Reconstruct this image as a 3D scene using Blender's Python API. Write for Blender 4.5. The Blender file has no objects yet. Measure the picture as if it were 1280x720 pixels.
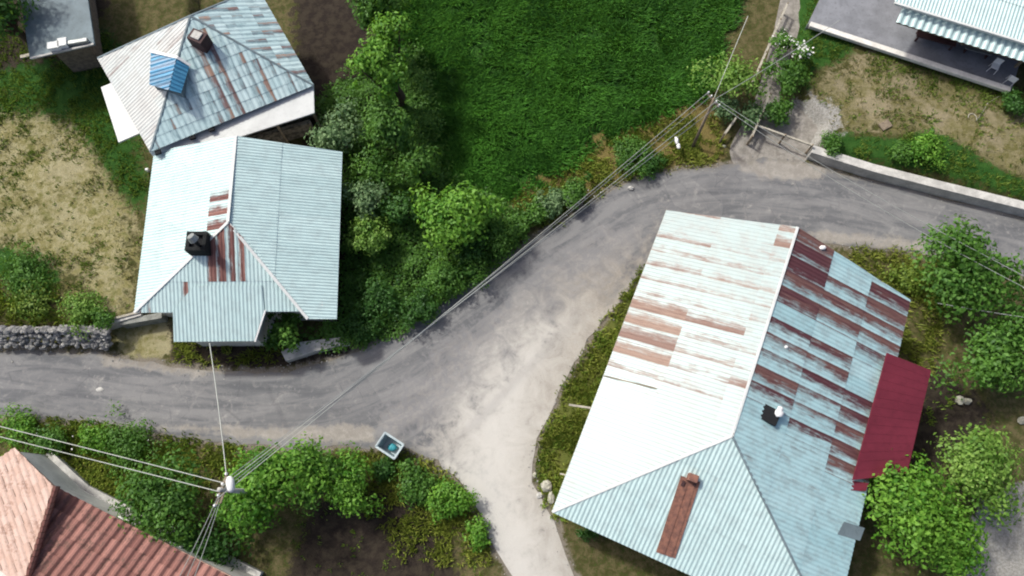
import bpy, math, random
import numpy as np
from mathutils import Vector, geometry
random.seed(7); RNG = np.random.default_rng(7)
S = bpy.context.scene
COL = S.collection

# ------------------------------------------------------------------ camera
H, TH, F = 40.0, math.radians(17), 914.0
CT, ST = math.cos(TH), math.sin(TH)
def ray(px, py):
    x = (px-640)/F; y = -(py-360)/F
    return Vector((x, y*CT+ST, y*ST-CT))
CAM = Vector((0, 0, H))
def P(px, py, z=0.0):
    d = ray(px, py); t = (z-H)/d.z
    return CAM + d*t
def proj(p):
    dx, dy, dz = p[0], p[1], p[2]-H
    f = dy*ST - dz*CT; u = dy*CT + dz*ST
    return 640+F*dx/f, 360-F*u/f
cam = bpy.data.cameras.new('camera'); co = bpy.data.objects.new('camera', cam); COL.objects.link(co)
co.location = CAM; co.rotation_euler = (TH, 0, 0)
cam.sensor_width = 36; cam.lens = 36*F/1280; cam.clip_end = 3000
S.camera = co

# ------------------------------------------------------------------ light
SUN_XY = math.atan2(0.78, -1.0); EL = math.radians(50)
sd = Vector((math.cos(SUN_XY)*math.cos(EL), math.sin(SUN_XY)*math.cos(EL), math.sin(EL)))
L = bpy.data.lights.new('sun', 'SUN'); L.energy = 2.7; L.angle = math.radians(4); L.color = (1, .98, .91)
lo = bpy.data.objects.new('sun', L); COL.objects.link(lo)
lo.rotation_euler = sd.to_track_quat('Z', 'Y').to_euler(); lo.location = (0, 0, 60)
W = bpy.data.worlds.new('World'); S.world = W; W.use_nodes = True
nt = W.node_tree; sky = nt.nodes.new('ShaderNodeTexSky'); sky.sky_type = 'NISHITA'; sky.sun_disc = False
sky.air_density = .55; sky.dust_density = 4.0; sky.ozone_density = .6; sky.sun_elevation = EL; sky.sun_rotation = math.atan2(sd.x, sd.y)
nt.links.new(sky.outputs[0], nt.nodes['Background'].inputs[0]); nt.nodes['Background'].inputs[1].default_value = 0.15
S.view_settings.view_transform = 'Standard'; S.view_settings.look = 'None'
S.view_settings.exposure = 0.3; S.view_settings.gamma = 1
S.cycles.filter_width = 2.0; S.cycles.max_bounces = 6; S.cycles.transparent_max_bounces = 8

# ------------------------------------------------------------------ material helpers
class NT:
    def __init__(s, name):
        s.m = bpy.data.materials.new(name); s.m.use_nodes = True; s.t = s.m.node_tree
        s.b = s.t.nodes['Principled BSDF']
    def n(s, typ, **kw):
        o = s.t.nodes.new(typ)
        for k, v in kw.items(): setattr(o, k, v)
        return o
    def l(s, a, b): s.t.links.new(a, b)
    def val(s, sock, v):
        if hasattr(v, 'is_linked') or hasattr(v, 'links'): s.l(v, sock)
        else: sock.default_value = v
    def math(s, op, a, b=0.5, c=None, clamp=False):
        o = s.n('ShaderNodeMath', operation=op, use_clamp=clamp)
        s.val(o.inputs[0], a); s.val(o.inputs[1], b)
        if c is not None: s.val(o.inputs[2], c)
        return o.outputs[0]
    def mix(s, fac, a, b, mode='MIX'):
        o = s.n('ShaderNodeMix', data_type='RGBA', blend_type=mode)
        s.val(o.inputs[0], fac)
        for i, v in ((6, a), (7, b)):
            if isinstance(v, tuple): v = (*v, 1) if len(v) == 3 else v
            s.val(o.inputs[i], v)
        return o.outputs[2]
    def noise(s, vec=None, scale=5, detail=4, rough=.55, dist=0):
        o = s.n('ShaderNodeTexNoise'); o.inputs['Scale'].default_value = scale
        o.inputs['Detail'].default_value = detail; o.inputs['Roughness'].default_value = rough
        o.inputs['Distortion'].default_value = dist
        if vec is not None: s.l(vec, o.inputs['Vector'])
        return o.outputs[0]
    def pos(s): return s.n('ShaderNodeNewGeometry').outputs['Position']
    def obj(s): return s.n('ShaderNodeTexCoord').outputs['Object']
    def scale(s, vec, sc, loc=(0, 0, 0)):
        o = s.n('ShaderNodeMapping'); o.inputs['Scale'].default_value = sc; o.inputs['Location'].default_value = loc
        s.l(vec, o.inputs['Vector']); return o.outputs[0]
    def step(s, v, lo, hi):
        o = s.n('ShaderNodeMapRange', interpolation_type='SMOOTHSTEP'); s.val(o.inputs[0], v)
        o.inputs[1].default_value = lo; o.inputs[2].default_value = hi; return o.outputs[0]
    def attr(s, name):
        return s.n('ShaderNodeAttribute', attribute_name=name)
    def bump(s, h, strength=.4, dist=.05):
        o = s.n('ShaderNodeBump'); o.inputs['Strength'].default_value = strength; o.inputs['Distance'].default_value = dist
        s.l(h, o.inputs['Height']); s.l(o.outputs[0], s.b.inputs['Normal'])
    def out(s, col, rough=.8, metal=0.0, spec=.3):
        s.val(s.b.inputs['Base Color'], (*col, 1) if isinstance(col, tuple) else col)
        s.val(s.b.inputs['Roughness'], rough); s.b.inputs['Metallic'].default_value = metal
        s.b.inputs['Specular IOR Level'].default_value = spec
        return s.m

def simple(name, col, rough=.8, var=.25, scale=3, metal=0.0, col2=None, bump=.2, spec=.3):
    t = NT(name); n1 = t.noise(t.pos(), scale, 5, .65); n2 = t.noise(t.pos(), scale*6, 3, .6)
    c2 = col2 or tuple(c*(1-var) for c in col)
    c = t.mix(t.step(n1, .35, .65), col, c2)
    c = t.mix(t.math('MULTIPLY', t.step(n2, .5, .75), .5), c, tuple(x*(1-var*1.3) for x in c2))
    t.bump(n2, bump, .02)
    return t.out(c, rough, metal, spec)

def roof_metal(name, clean, clean2, rustA, rustB, dirt, s0=.80, s1=1.04):
    t = NT(name)
    a = t.attr('sheet'); sep = t.n('ShaderNodeSeparateColor'); t.l(a.outputs['Color'], sep.inputs[0])
    rust, tint, rnd = sep.outputs[0], sep.outputs[1], sep.outputs[2]
    uv = t.n('ShaderNodeUVMap', uv_map='uv').outputs[0]; lv = t.n('ShaderNodeUVMap', uv_map='local').outputs[0]
    ls = t.n('ShaderNodeSeparateXYZ'); t.l(lv, ls.inputs[0])
    stre = t.noise(t.scale(uv, (5.5, .55, 1)), 1.0, 5, .7)
    blot = t.noise(t.scale(uv, (1.6, 1.1, 1)), 1.3, 5, .65)
    fine = t.noise(t.scale(uv, (14, 3, 1)), 1.0, 3, .6)
    base = t.mix(tint, clean2, clean)
    base = t.mix(t.math('MULTIPLY', t.step(blot, .4, .7), .35), base, dirt)
    # run-off streaks, denser towards one edge of each sheet
    e = t.math('MULTIPLY_ADD', ls.outputs[0], .62, -.27)
    e = t.math('MULTIPLY', e, t.math('MULTIPLY', rust, 2.5, clamp=True))
    m = t.math('ADD', t.math('ADD', stre, t.math('MULTIPLY', rust, .62)), e)
    m = t.math('ADD', m, t.math('MULTIPLY', t.math('SUBTRACT', blot, .5), .45))
    g = t.step(m, .62, .90)
    base = t.mix(t.math('MULTIPLY', g, .75), base, dirt)
    r = t.step(t.math('ADD', m, t.math('MULTIPLY', t.math('SUBTRACT', fine, .5), .35)), s0, s1)
    rc = t.mix(t.step(t.math('ADD', stre, t.math('MULTIPLY', t.math('SUBTRACT', rnd, .5), .5)), .35, .65), rustA, rustB)
    rc = t.mix(t.math('MULTIPLY', t.step(fine, .45, .7), .4), rc, rustB)
    base = t.mix(r, base, rc)
    return t.out(base, t.math('MULTIPLY_ADD', r, .35, .42), .12, .5)

M = {}
M['roof_a'] = roof_metal('galvanised_roof', (.46, .65, .66), (.37, .57, .59), (.16, .08, .068), (.09, .028, .035), (.19, .19, .185))
M['roof_barn'] = roof_metal('sunlit_barn_roof', (.345, .43, .425), (.31, .37, .365), (.32, .225, .175), (.235, .15, .12), (.29, .275, .25), .70, 1.10)  # rust tones lightened to paint full sun on the barn's left slope
M['roof_house'] = roof_metal('pale_roof', (.52, .67, .655), (.46, .61, .60), (.26, .125, .10), (.15, .06, .052), (.31, .38, .38))
M['roof_old'] = roof_metal('stained_roof', (.54, .68, .68), (.44, .60, .61), (.34, .21, .15), (.17, .10, .095), (.15, .25, .28), .80, 1.10)
M['roof_pink'] = roof_metal('bleached_roof', (.56, .61, .59), (.54, .53, .50), (.38, .29, .25), (.30, .24, .22), (.40, .39, .37), .74, 1.08)
M['roof_blue'] = roof_metal('blue_roof', (.05, .26, .46), (.10, .34, .52), (.3, .4, .5), (.1, .2, .3), (.05, .15, .25))
M['roof_plum'] = simple('plum_roof', (.17, .024, .04), .5, .22, .5, .05, bump=.03)
M['roof_grey'] = simple('grey_roof', (.17, .22, .24), .7, .25, .6, bump=.1)
M['white'] = simple('white_paint', (.72, .72, .70), .6, .12, 1.5, bump=.08)
M['awning_white'] = simple('white_sheet', (.62, .64, .62), .5, .12, .8, bump=.04)
M['timber'] = simple('weathered_timber', (.26, .21, .15), .85, .4, 5)
M['pale_timber'] = simple('pale_timber', (.46, .43, .35), .85, .35, 5)
M['deck'] = simple('roof_boards', (.16, .12, .08), .9, .3, 4)
M['plaster'] = simple('lime_plaster', (.74, .72, .66), .9, .2, 1.2)
M['concrete'] = simple('concrete', (.56, .55, .51), .9, .3, 1.6)
M['rough_conc'] = simple('old_concrete', (.30, .31, .28), .95, .4, 2.5, bump=.5)
M['slab'] = simple('terrace_screed', (.23, .24, .26), .85, .25, .9)
M['soot'] = simple('sooty_brick', (.018, .02, .02), .95, .4, 6)
M['grey_metal'] = simple('grey_metal', (.33, .35, .34), .5, .3, 3, .5)
M['dark'] = simple('dark_void', (.012, .013, .015), .9, .2, 3)
M['brown'] = simple('brown_wood', (.07, .035, .035), .7, .3, 3)
M['glass'] = simple('window_glass', (.03, .04, .05), .08, .2, 1, spec=.6, bump=0)
M['cable'] = simple('cable_sheath', (.36, .38, .35), .5, .1, 1, .3, bump=0)
M['cable_dark'] = simple('dark_cable', (.24, .26, .26), .5, .1, 1, .3, bump=0)
M['bark'] = simple('bark', (.10, .07, .045), .95, .4, 8, bump=.6)
M['white_plastic'] = simple('white_plastic', (.80, .80, .78), .4, .06, 2, bump=0)
M['teal'] = simple('teal_plastic', (.05, .30, .36), .5, .2, 6)
M['bin'] = simple('bin_steel', (.42, .50, .52), .5, .25, 4, .3)
M['pale_rock'] = simple('pale_rock', (.44, .43, .35), .9, .3, 7)
M['flower'] = simple('petals', (.80, .80, .76), .8, .08, 8, bump=0)
M['leaf_litter'] = simple('dry_stalks', (.30, .26, .12), .9, .3, 8)

def stone_mat():
    t = NT('field_stone'); a = t.attr('lc').outputs['Fac']; n1 = t.noise(t.pos(), 9, 5, .7)
    c = t.mix(a, (.10, .10, .11), (.42, .41, .38)); c = t.mix(t.math('MULTIPLY', t.step(n1, .45, .7), .6), c, (.09, .10, .08))
    t.bump(n1, .5, .04); return t.out(c, .95)
M['stone'] = stone_mat()
def wall_stone():
    t = NT('rubble_masonry'); v = t.n('ShaderNodeTexVoronoi'); v.inputs['Scale'].default_value = 4.5
    t.l(t.pos(), v.inputs['Vector']); n1 = t.noise(t.pos(), 8, 4)
    c = t.mix(v.outputs['Color'], (.20, .17, .14), (.34, .31, .26)); c = t.mix(t.step(v.outputs['Distance'], .5, .75), c, (.13, .12, .10))
    t.bump(n1, .6, .04); return t.out(c, .95)
M['masonry'] = wall_stone()

def leaf_mat(name, a, b, trans=.3):
    t = NT(name); lc = t.attr('lc').outputs['Fac']
    c = t.mix(lc, a, b)
    d = t.n('ShaderNodeBsdfDiffuse'); tr = t.n('ShaderNodeBsdfTranslucent'); gl = t.n('ShaderNodeBsdfGlossy')
    t.l(c, d.inputs[0]); c2 = t.mix(.5, c, (.25, .45, .02)); t.l(c2, tr.inputs[0]); gl.inputs['Roughness'].default_value = .55
    gl.inputs[0].default_value = (.5, .6, .5, 1)
    mx = t.n('ShaderNodeMixShader'); mx.inputs[0].default_value = trans; t.l(d.outputs[0], mx.inputs[1]); t.l(tr.outputs[0], mx.inputs[2])
    m2 = t.n('ShaderNodeMixShader'); m2.inputs[0].default_value = .035; t.l(mx.outputs[0], m2.inputs[1]); t.l(gl.outputs[0], m2.inputs[2])
    t.l(m2.outputs[0], t.t.nodes['Material Output'].inputs[0]); t.t.nodes.remove(t.b)
    return t.m
M['lf_bright'] = leaf_mat('bright_leaves', (.05, .17, .012), (.19, .38, .045))
M['lf_mid'] = leaf_mat('green_leaves', (.032, .10, .012), (.12, .26, .04))
M['lf_dark'] = leaf_mat('dark_leaves', (.018, .065, .010), (.065, .17, .03))
M['lf_grey'] = leaf_mat('grey_green_leaves', (.06, .13, .05), (.22, .33, .15))
M['lf_yellow'] = leaf_mat('yellow_green_leaves', (.08, .19, .02), (.25, .40, .08))
M['lf_olive'] = leaf_mat('olive_weeds', (.13, .17, .02), (.33, .37, .07))
M['gr_lush'] = leaf_mat('lush_grass', (.018, .09, .010), (.12, .35, .045), .2)
M['gr_dry'] = leaf_mat('dry_grass', (.14, .12, .035), (.36, .31, .13), .2)
M['gr_verge'] = leaf_mat('verge_grass', (.065, .125, .012), (.21, .29, .045), .2)

# ------------------------------------------------------------------ mesh helpers
def link(name, me, mat=None, parent=None):
    o = bpy.data.objects.new(name, me); COL.objects.link(o)
    if mat is not None: me.materials.append(mat)
    if parent is not None: o.parent = parent; o.matrix_parent_inverse = parent.matrix_world.inverted() if False else o.matrix_parent_inverse
    return o
def tag(o, label=None, cat=None, group=None, kind=None):
    if label: o['label'] = label
    if cat: o['category'] = cat
    if group: o['group'] = group
    if kind: o['kind'] = kind
    return o
def thing(name, loc, label, cat, group=None):
    o = bpy.data.objects.new(name, None); o.empty_display_size = .3; COL.objects.link(o); o.location = loc
    return tag(o, label, cat, group)

class MB:
    """collects shapes in world coordinates"""
    def __init__(s): s.v = []; s.f = []
    def add(s, vs, fs):
        k = len(s.v); s.v += [tuple(v) for v in vs]; s.f += [tuple(i+k for i in f) for f in fs]; return s
    def box(s, c, size, rz=0.0, ax=None):
        c = Vector(c)
        if ax is None: X = Vector((math.cos(rz), math.sin(rz), 0)); Y = Vector((-math.sin(rz), math.cos(rz), 0)); Z = Vector((0, 0, 1))
        else: X, Y, Z = ax
        hx, hy, hz = [q/2 for q in size]
        vs = [c+X*(a*hx)+Y*(b*hy)+Z*(d*hz) for d in (-1, 1) for a, b in ((-1, -1), (1, -1), (1, 1), (-1, 1))]
        return s.add(vs, [(3, 2, 1, 0), (4, 5, 6, 7), (0, 1, 5, 4), (1, 2, 6, 5), (2, 3, 7, 6), (3, 0, 4, 7)])
    def beam(s, a, b, w, h, up=Vector((0, 0, 1))):
        a, b = Vector(a), Vector(b); X = (b-a); l = X.length; X.normalize(); Y = up.cross(X).normalized(); Z = X.cross(Y)
        return s.box((a+b)/2, (l, w, h), ax=(X, Y, Z))
    def tube(s, pts, r, n=6, cap=True):
        pts = [Vector(p) for p in pts]; rs = r if isinstance(r, (list, tuple)) else [r]*len(pts); vs = []; fs = []
        ref = Vector((.13, .27, 1)).normalized()
        for i, p in enumerate(pts):
            d = (pts[min(i+1, len(pts)-1)]-pts[max(i-1, 0)]).normalized()
            rr = ref if abs(d.dot(ref)) < .95 else Vector((1, 0, 0))
            X = d.cross(rr).normalized(); Y = d.cross(X)
            for k in range(n): an = 2*math.pi*k/n; vs.append(p+X*(rs[i]*math.cos(an))+Y*(rs[i]*math.sin(an)))
        for i in range(len(pts)-1):
            for k in range(n): fs.append((i*n+k, i*n+(k+1) % n, (i+1)*n+(k+1) % n, (i+1)*n+k))
        if cap: fs.append(tuple(range(n))[::-1]); fs.append(tuple((len(pts)-1)*n+k for k in range(n)))
        return s.add(vs, fs)
    def prism(s, poly, z0, z1):
        n = len(poly); g = lambda z, i: z[i] if isinstance(z, (list, tuple)) else z
        vs = [(p[0], p[1], g(z0, i)) for i, p in enumerate(poly)]+[(p[0], p[1], g(z1, i)) for i, p in enumerate(poly)]
        return s.add(vs, [tuple(range(n))[::-1], tuple(range(n, 2*n))]+[(i, (i+1) % n, n+(i+1) % n, n+i) for i in range(n)])
    def blob(s, c, r, seed=0, sq=(1, 1, .7), n=6, m=5):
        R = random.Random(seed); vs = []; fs = []; c = Vector(c)
        for j in range(m+1):
            th = math.pi*j/m
            for k in range(n):
                ph = 2*math.pi*k/n; q = r*(.8+.4*R.random())
                vs.append(c+Vector((q*sq[0]*math.sin(th)*math.cos(ph), q*sq[1]*math.sin(th)*math.sin(ph), q*sq[2]*math.cos(th))))
        for j in range(m):
            for k in range(n): fs.append((j*n+k, j*n+(k+1) % n, (j+1)*n+(k+1) % n, (j+1)*n+k))
        return s.add(vs, fs)
    def build(s, name, mat, parent=None, lc=None, bevel=0, smooth=False):
        me = bpy.data.meshes.new(name); off = parent.location if parent is not None and parent.type == 'EMPTY' else (
            parent.parent.location if parent is not None and parent.parent is not None else Vector((0, 0, 0)))
        me.from_pydata([(v[0]-off[0], v[1]-off[1], v[2]-off[2]) for v in s.v], [], s.f)
        if lc is not None:
            at = me.attributes.new('lc', 'FLOAT', 'FACE'); at.data.foreach_set('value', np.asarray(lc, dtype=np.float32))
        if smooth: me.polygons.foreach_set('use_smooth', [True]*len(me.polygons))
        me.validate(); me.update()
        o = link(name, me, mat, parent)
        if bevel:
            md = o.modifiers.new('bevel', 'BEVEL'); md.width = bevel; md.segments = 2; md.limit_method = 'ANGLE'
        return o
def solo(o, loc):
    """put a parentless mesh's origin at its base"""
    l = Vector(loc); me = o.data; n = len(me.vertices); a = np.empty(n*3, np.float32); me.vertices.foreach_get('co', a)
    a = a.reshape(-1, 3)-np.array(l, np.float32); me.vertices.foreach_set('co', a.ravel()); me.update(); o.location = l; return o

def npmesh(name, V, Fq, mat, parent=None, lc=None, off=None):
    """fast quad mesh; V (n,3), Fq (m,4)"""
    if off is None: off = parent.location if parent is not None else (0, 0, 0)
    V = np.asarray(V, np.float32)-np.array(off, np.float32)
    me = bpy.data.meshes.new(name); me.vertices.add(len(V)); me.vertices.foreach_set('co', V.ravel())
    k = Fq.shape[1]; me.loops.add(Fq.size); me.loops.foreach_set('vertex_index', Fq.astype(np.int32).ravel())
    me.polygons.add(len(Fq)); me.polygons.foreach_set('loop_start', np.arange(0, Fq.size, k, dtype=np.int32))
    me.polygons.foreach_set('loop_total', np.full(len(Fq), k, np.int32))
    if lc is not None:
        at = me.attributes.new('lc', 'FLOAT', 'FACE'); at.data.foreach_set('value', np.asarray(lc, np.float32))
    me.update(calc_edges=True)
    return link(name, me, mat, parent)

# ------------------------------------------------------------------ 2D geometry
def smooth_poly(pts, closed=True, n=4):
    out = []; N = len(pts); rng = range(N if closed else N-1)
    for i in rng:
        g = lambda k: np.array(pts[(k) % N] if closed else pts[max(0, min(N-1, k))], float)[:2]
        p0, p1, p2, p3 = g(i-1), g(i), g(i+1), g(i+2)
        for k in range(n):
            t = k/n; out.append(tuple(.5*((2*p1)+(p2-p0)*t+(2*p0-5*p1+4*p2-p3)*t*t+(3*p1-p0-3*p2+p3)*t**3)))
    if not closed: out.append(tuple(pts[-1][:2]))
    return out
def gpoly(pts, z=0.0): return [tuple(P(x, y, z))[:2] for x, y in pts]
def sdist(X, Y, poly):
    """signed distance, positive inside"""
    poly = np.asarray(poly, float); A = poly; B = np.roll(poly, -1, 0)
    best = np.full(X.shape, 1e9); ins = np.zeros(X.shape, bool)
    for (ax, ay), (bx, by) in zip(A, B):
        dx, dy = bx-ax, by-ay; t = np.clip(((X-ax)*dx+(Y-ay)*dy)/(dx*dx+dy*dy+1e-12), 0, 1)
        best = np.minimum(best, np.hypot(X-ax-t*dx, Y-ay-t*dy))
        c = ((ay > Y) != (by > Y)) & (X < (bx-ax)*(Y-ay)/(by-ay+1e-12)+ax); ins ^= c
    return np.where(ins, best, -best)
def sstep(x): x = np.clip(x, 0, 1); return x*x*(3-2*x)
def vnoise(X, Y, sc, seed=0):
    def h(i, j):
        v = np.sin(i*127.1+j*311.7+seed*74.7)*43758.5453; return v-np.floor(v)
    x = np.asarray(X)*sc; y = np.asarray(Y)*sc; i = np.floor(x); j = np.floor(y); fx = sstep(x-i); fy = sstep(y-j)
    return (h(i, j)*(1-fx)+h(i+1, j)*fx)*(1-fy)+(h(i, j+1)*(1-fx)+h(i+1, j+1)*fx)*fy

ROAD_PX = [(-340,440),(-140,436),(0,438),(60,440),(120,443),(160,450),(210,457),(262,462),(320,464),(380,459),(430,446),(480,426),(530,397),(590,357),
 (640,320),(690,285),(740,254),(780,231),(820,218),(870,210),(905,206),(940,200),(985,200),(1030,210),(1100,228),(1180,249),(1280,273),(1420,305),(1560,345),
 (1560,460),(1420,395),(1280,345),(1220,327),(1160,318),(1100,312),(1060,306),(1000,302),(900,300),(835,306),(805,335),(780,370),(745,412),(718,455),(692,505),(670,548),(664,590),(676,622),
 (700,672),(730,760),(775,900),(695,910),(655,770),(612,672),(592,632),(566,596),(534,572),(500,562),(440,560),(380,560),(330,557),(280,554),(220,546),(160,536),(100,528),(40,524),(0,523),(-140,521),(-340,530)]
ROAD = gpoly(smooth_poly(ROAD_PX, True, 3))
ROAD = [(x+.34*(vnoise(x, y, 2.2, 3)-.5)+.2*(vnoise(x, y, 6, 4)-.5), y+.34*(vnoise(x, y, 2.2, 5)-.5)+.2*(vnoise(x, y, 6, 6)-.5)) for x, y in ROAD]
PATH = gpoly(smooth_poly([(925,215),(912,190),(922,165),(938,140),(948,110),(958,75),(967,40),(982,-20),(1008,-20),(998,40),(985,80),(975,120),(985,138),(1010,132),(1034,150),(1020,178),(1012,197),(985,212),(955,216)], True, 3))
TERL = gpoly([(-300,-200),(-300,411),(0,411),(60,412),(122,408),(200,392),(240,340),(250,150),(230,-200)], .9)
TERR = gpoly([(1016,180),(1090,202),(1180,225),(1290,252),(1600,330),(1700,-250),(1010,-250),(1004,60),(1000,120),(1030,152)], .6)
def height(X, Y):
    X = np.asarray(X, float); Y = np.asarray(Y, float)
    h = .9*sstep((sdist(X, Y, TERL)+.05)/.35)+.6*sstep((sdist(X, Y, TERR)+.05)/.4)
    rd = -sdist(X, Y, ROAD); pd = -sdist(X, Y, PATH); far = sstep((np.minimum(rd, pd)-.3)/2.0)
    return h + far*(.22*(vnoise(X, Y, .35, 1)-.35)+.10*(vnoise(X, Y, 1.3, 2)-.5)) - .012*sstep((.5-np.minimum(rd, pd))/.5)
def hz(x, y): return float(height(np.array([x]), np.array([y]))[0])
def G(px, py, dz=0.0):
    """ground point seen at a pixel"""
    z = 0.0
    for _ in range(5): p = P(px, py, z); z = hz(p.x, p.y)
    return Vector((p.x, p.y, z+dz))

# ------------------------------------------------------------------ ground
def axis(a, b, st, far=900):
    core = np.arange(a, b+st/2, st); o = []; d = st
    x = b
    while x < far: d *= 1.35; x += d; o.append(x)
    l = []; d = st; x = a
    while x > -far: d *= 1.35; x -= d; l.append(x)
    return np.array(l[::-1]+list(core)+o)
gx = axis(-46, 46, .22); gy = axis(-14, 37, .22)
GX, GY = np.meshgrid(gx, gy); GZ = height(GX, GY)
nx, ny = len(gx), len(gy)
idx = np.arange(nx*ny).reshape(ny, nx)
Fq = np.stack([idx[:-1, :-1], idx[:-1, 1:], idx[1:, 1:], idx[1:, :-1]], -1).reshape(-1, 4)
ZN = {
 'dry': ([(-200,150),(60,135),(120,170),(150,230),(172,300),(165,400),(125,404),(100,350),(40,330),(-200,310)], 2.6),
 'dry2': ([(1035,95),(1090,75),(1150,100),(1240,130),(1330,150),(1330,250),(1250,215),(1170,180),(1110,165),(1040,165),(1010,130)], 2.4),
 'dry3': ([(142,412),(206,400),(216,440),(165,450)], .5),
 'lush': ([(505,-60),(900,-60),(900,60),(880,120),(820,150),(740,185),(690,225),(600,250),(540,200)], 1.0),
 'green1': ([(-200,60),(130,40),(180,190),(190,260),(160,250),(120,190),(60,150),(-200,150)], 1.2),
 'green2': ([(1020,165),(1110,175),(1170,168),(1250,215),(1330,250),(1330,262),(1180,222),(1040,190)], .6),
 'green3': ([(1000,-60),(1060,40),(1060,70),(1020,90),(1000,110)], .8),
 'green4': ([(670,560),(700,500),(740,440),(790,350),(830,330),(800,440),(760,520),(700,640),(680,620)], .7),
 'green5': ([(0,310),(80,345),(60,370),(0,345)], .5),
 'brown': ([(620,270),(680,215),(750,165),(830,140),(885,125),(905,200),(840,212),(760,232),(690,275)], .8),
 'soil': ([(380,660),(410,625),(480,615),(545,640),(560,760),(370,760)], .9),
 'soil2': ([(1160,470),(1200,480),(1240,520),(1200,560),(1150,620),(1120,600)], 1.0),
 'soil_shade3': ([(-200,-100),(130,-100),(125,70),(60,90),(-200,110)], 1.2),  # dark earth, its tone also painting the shadow at the top left
 'soil_shade4': ([(380,-60),(520,-60),(540,200),(640,300),(560,400),(430,430),(380,200)], 1.0),  # dark tone stands for shade right of the house and under trees
 'soil5': ([(215,425),(225,405),(350,425),(440,425),(430,450),(260,465),(220,455)], .5),
 'grav': ([(1230,625),(1400,600),(1400,760),(1220,760)], .5),
 'grav2': ([(985,130),(1040,140),(1040,180),(985,200)], .9),
}
zone_ch = {'dry': ['dry', 'dry3'], 'dryr': ['dry2'], 'lush': ['lush', 'green1', 'green2', 'green3', 'green5'], 'soil': ['soil', 'soil2', 'soil_shade3', 'soil_shade4', 'soil5'], 'grav': ['grav', 'grav2'], 'brown': ['brown'], 'weed': ['green4']}
ZP = {k: (gpoly(smooth_poly(v[0], True, 3), .4 if k in ('dry', 'dry2', 'green1', 'green2', 'green3', 'green5') else 0), v[1]) for k, v in ZN.items()}
def zw(X, Y, ch):
    w = np.zeros(np.shape(X))
    for k in zone_ch[ch]:
        p, fe = ZP[k]; w = np.maximum(w, np.clip(.5+sdist(X, Y, p)/(2*fe), 0, 1))
    return w
g = npmesh('ground', np.stack([GX, GY, GZ], -1).reshape(-1, 3), Fq, None)
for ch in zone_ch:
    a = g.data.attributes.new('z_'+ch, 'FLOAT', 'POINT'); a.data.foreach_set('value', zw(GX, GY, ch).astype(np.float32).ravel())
rd_d = sdist(GX, GY, ROAD)
a = g.data.attributes.new('z_edge', 'FLOAT', 'POINT'); a.data.foreach_set('value', np.clip(1+rd_d/.9, 0, 1).astype(np.float32).ravel())
g.data.polygons.foreach_set('use_smooth', [True]*len(g.data.polygons))
t = NT('earth_and_turf'); p = t.pos()
n_big = t.noise(p, .45, 5, .6); n_mid = t.noise(p, 2.2, 6, .65, .3); n_fine = t.noise(p, 9, 5, .7); n_grit = t.noise(p, 30, 3, .6)
def zmask(ch, lo=.35, hi=.65):
    a = t.attr('z_'+ch).outputs['Fac']
    v = t.math('ADD', a, t.math('MULTIPLY', t.math('SUBTRACT', n_mid, .5), 1.5)); v = t.math('ADD', v, t.math('MULTIPLY', t.math('SUBTRACT', n_fine, .5), .7))
    return t.step(v, lo, hi)
c = t.mix(t.step(n_mid, .38, .62), (.070, .070, .022), (.15, .125, .06))
c = t.mix(t.step(n_fine, .5, .66), c, (.06, .095, .018))
dry = t.mix(t.step(n_mid, .38, .6), (.37, .34, .19), (.26, .235, .10)); dry = t.mix(t.step(t.noise(p, 4.5, 5, .7), .52, .66), dry, (.15, .15, .045))
dry = t.mix(t.math('MULTIPLY', t.step(n_big, .45, .62), .6), dry, (.41, .37, .23)); dry = t.mix(t.math('MULTIPLY', t.step(t.noise(p, 1.1, 6, .7), .53, .66), .7), dry, (.14, .15, .04))
c = t.mix(zmask('dry'), c, dry)
dr2 = t.mix(t.step(n_mid, .38, .62), (.25, .22, .12), (.15, .14, .05)); dr2 = t.mix(t.math('MULTIPLY', t.step(n_big, .5, .65), .7), dr2, (.34, .29, .19)); c = t.mix(zmask('dryr'), c, dr2)
lush = t.mix(t.step(n_mid, .35, .65), (.02, .075, .010), (.04, .11, .018))
c = t.mix(zmask('lush'), c, lush)
c = t.mix(zmask('weed'), c, t.mix(n_mid, (.07, .11, .018), (.19, .19, .05)))
c = t.mix(zmask('brown'), c, t.mix(n_mid, (.14, .10, .04), (.22, .19, .06)))
soil = t.mix(t.step(n_mid, .4, .6), (.028, .021, .017), (.05, .04, .028))  # soil tone blackened to paint the shade beside the upper-left house
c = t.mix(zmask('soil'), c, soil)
grav = t.mix(t.step(n_fine, .35, .65), (.28, .27, .24), (.42, .41, .38))
c = t.mix(zmask('grav'), c, grav)
c = t.mix(zmask('edge', .55, .95), c, t.mix(n_fine, (.17, .15, .12), (.30, .27, .22)))
c = t.mix(t.math('MULTIPLY', t.step(n_grit, .5, .75), .35), c, (.05, .045, .03))
hsum = t.math('ADD', t.math('MULTIPLY', n_fine, .8), t.math('MULTIPLY', n_grit, .5))
t.bump(hsum, .9, .12); t.out(c, .95, 0, .15); g.data.materials.clear(); g.data.materials.append(t.m)
tag(g, kind='structure')

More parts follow.
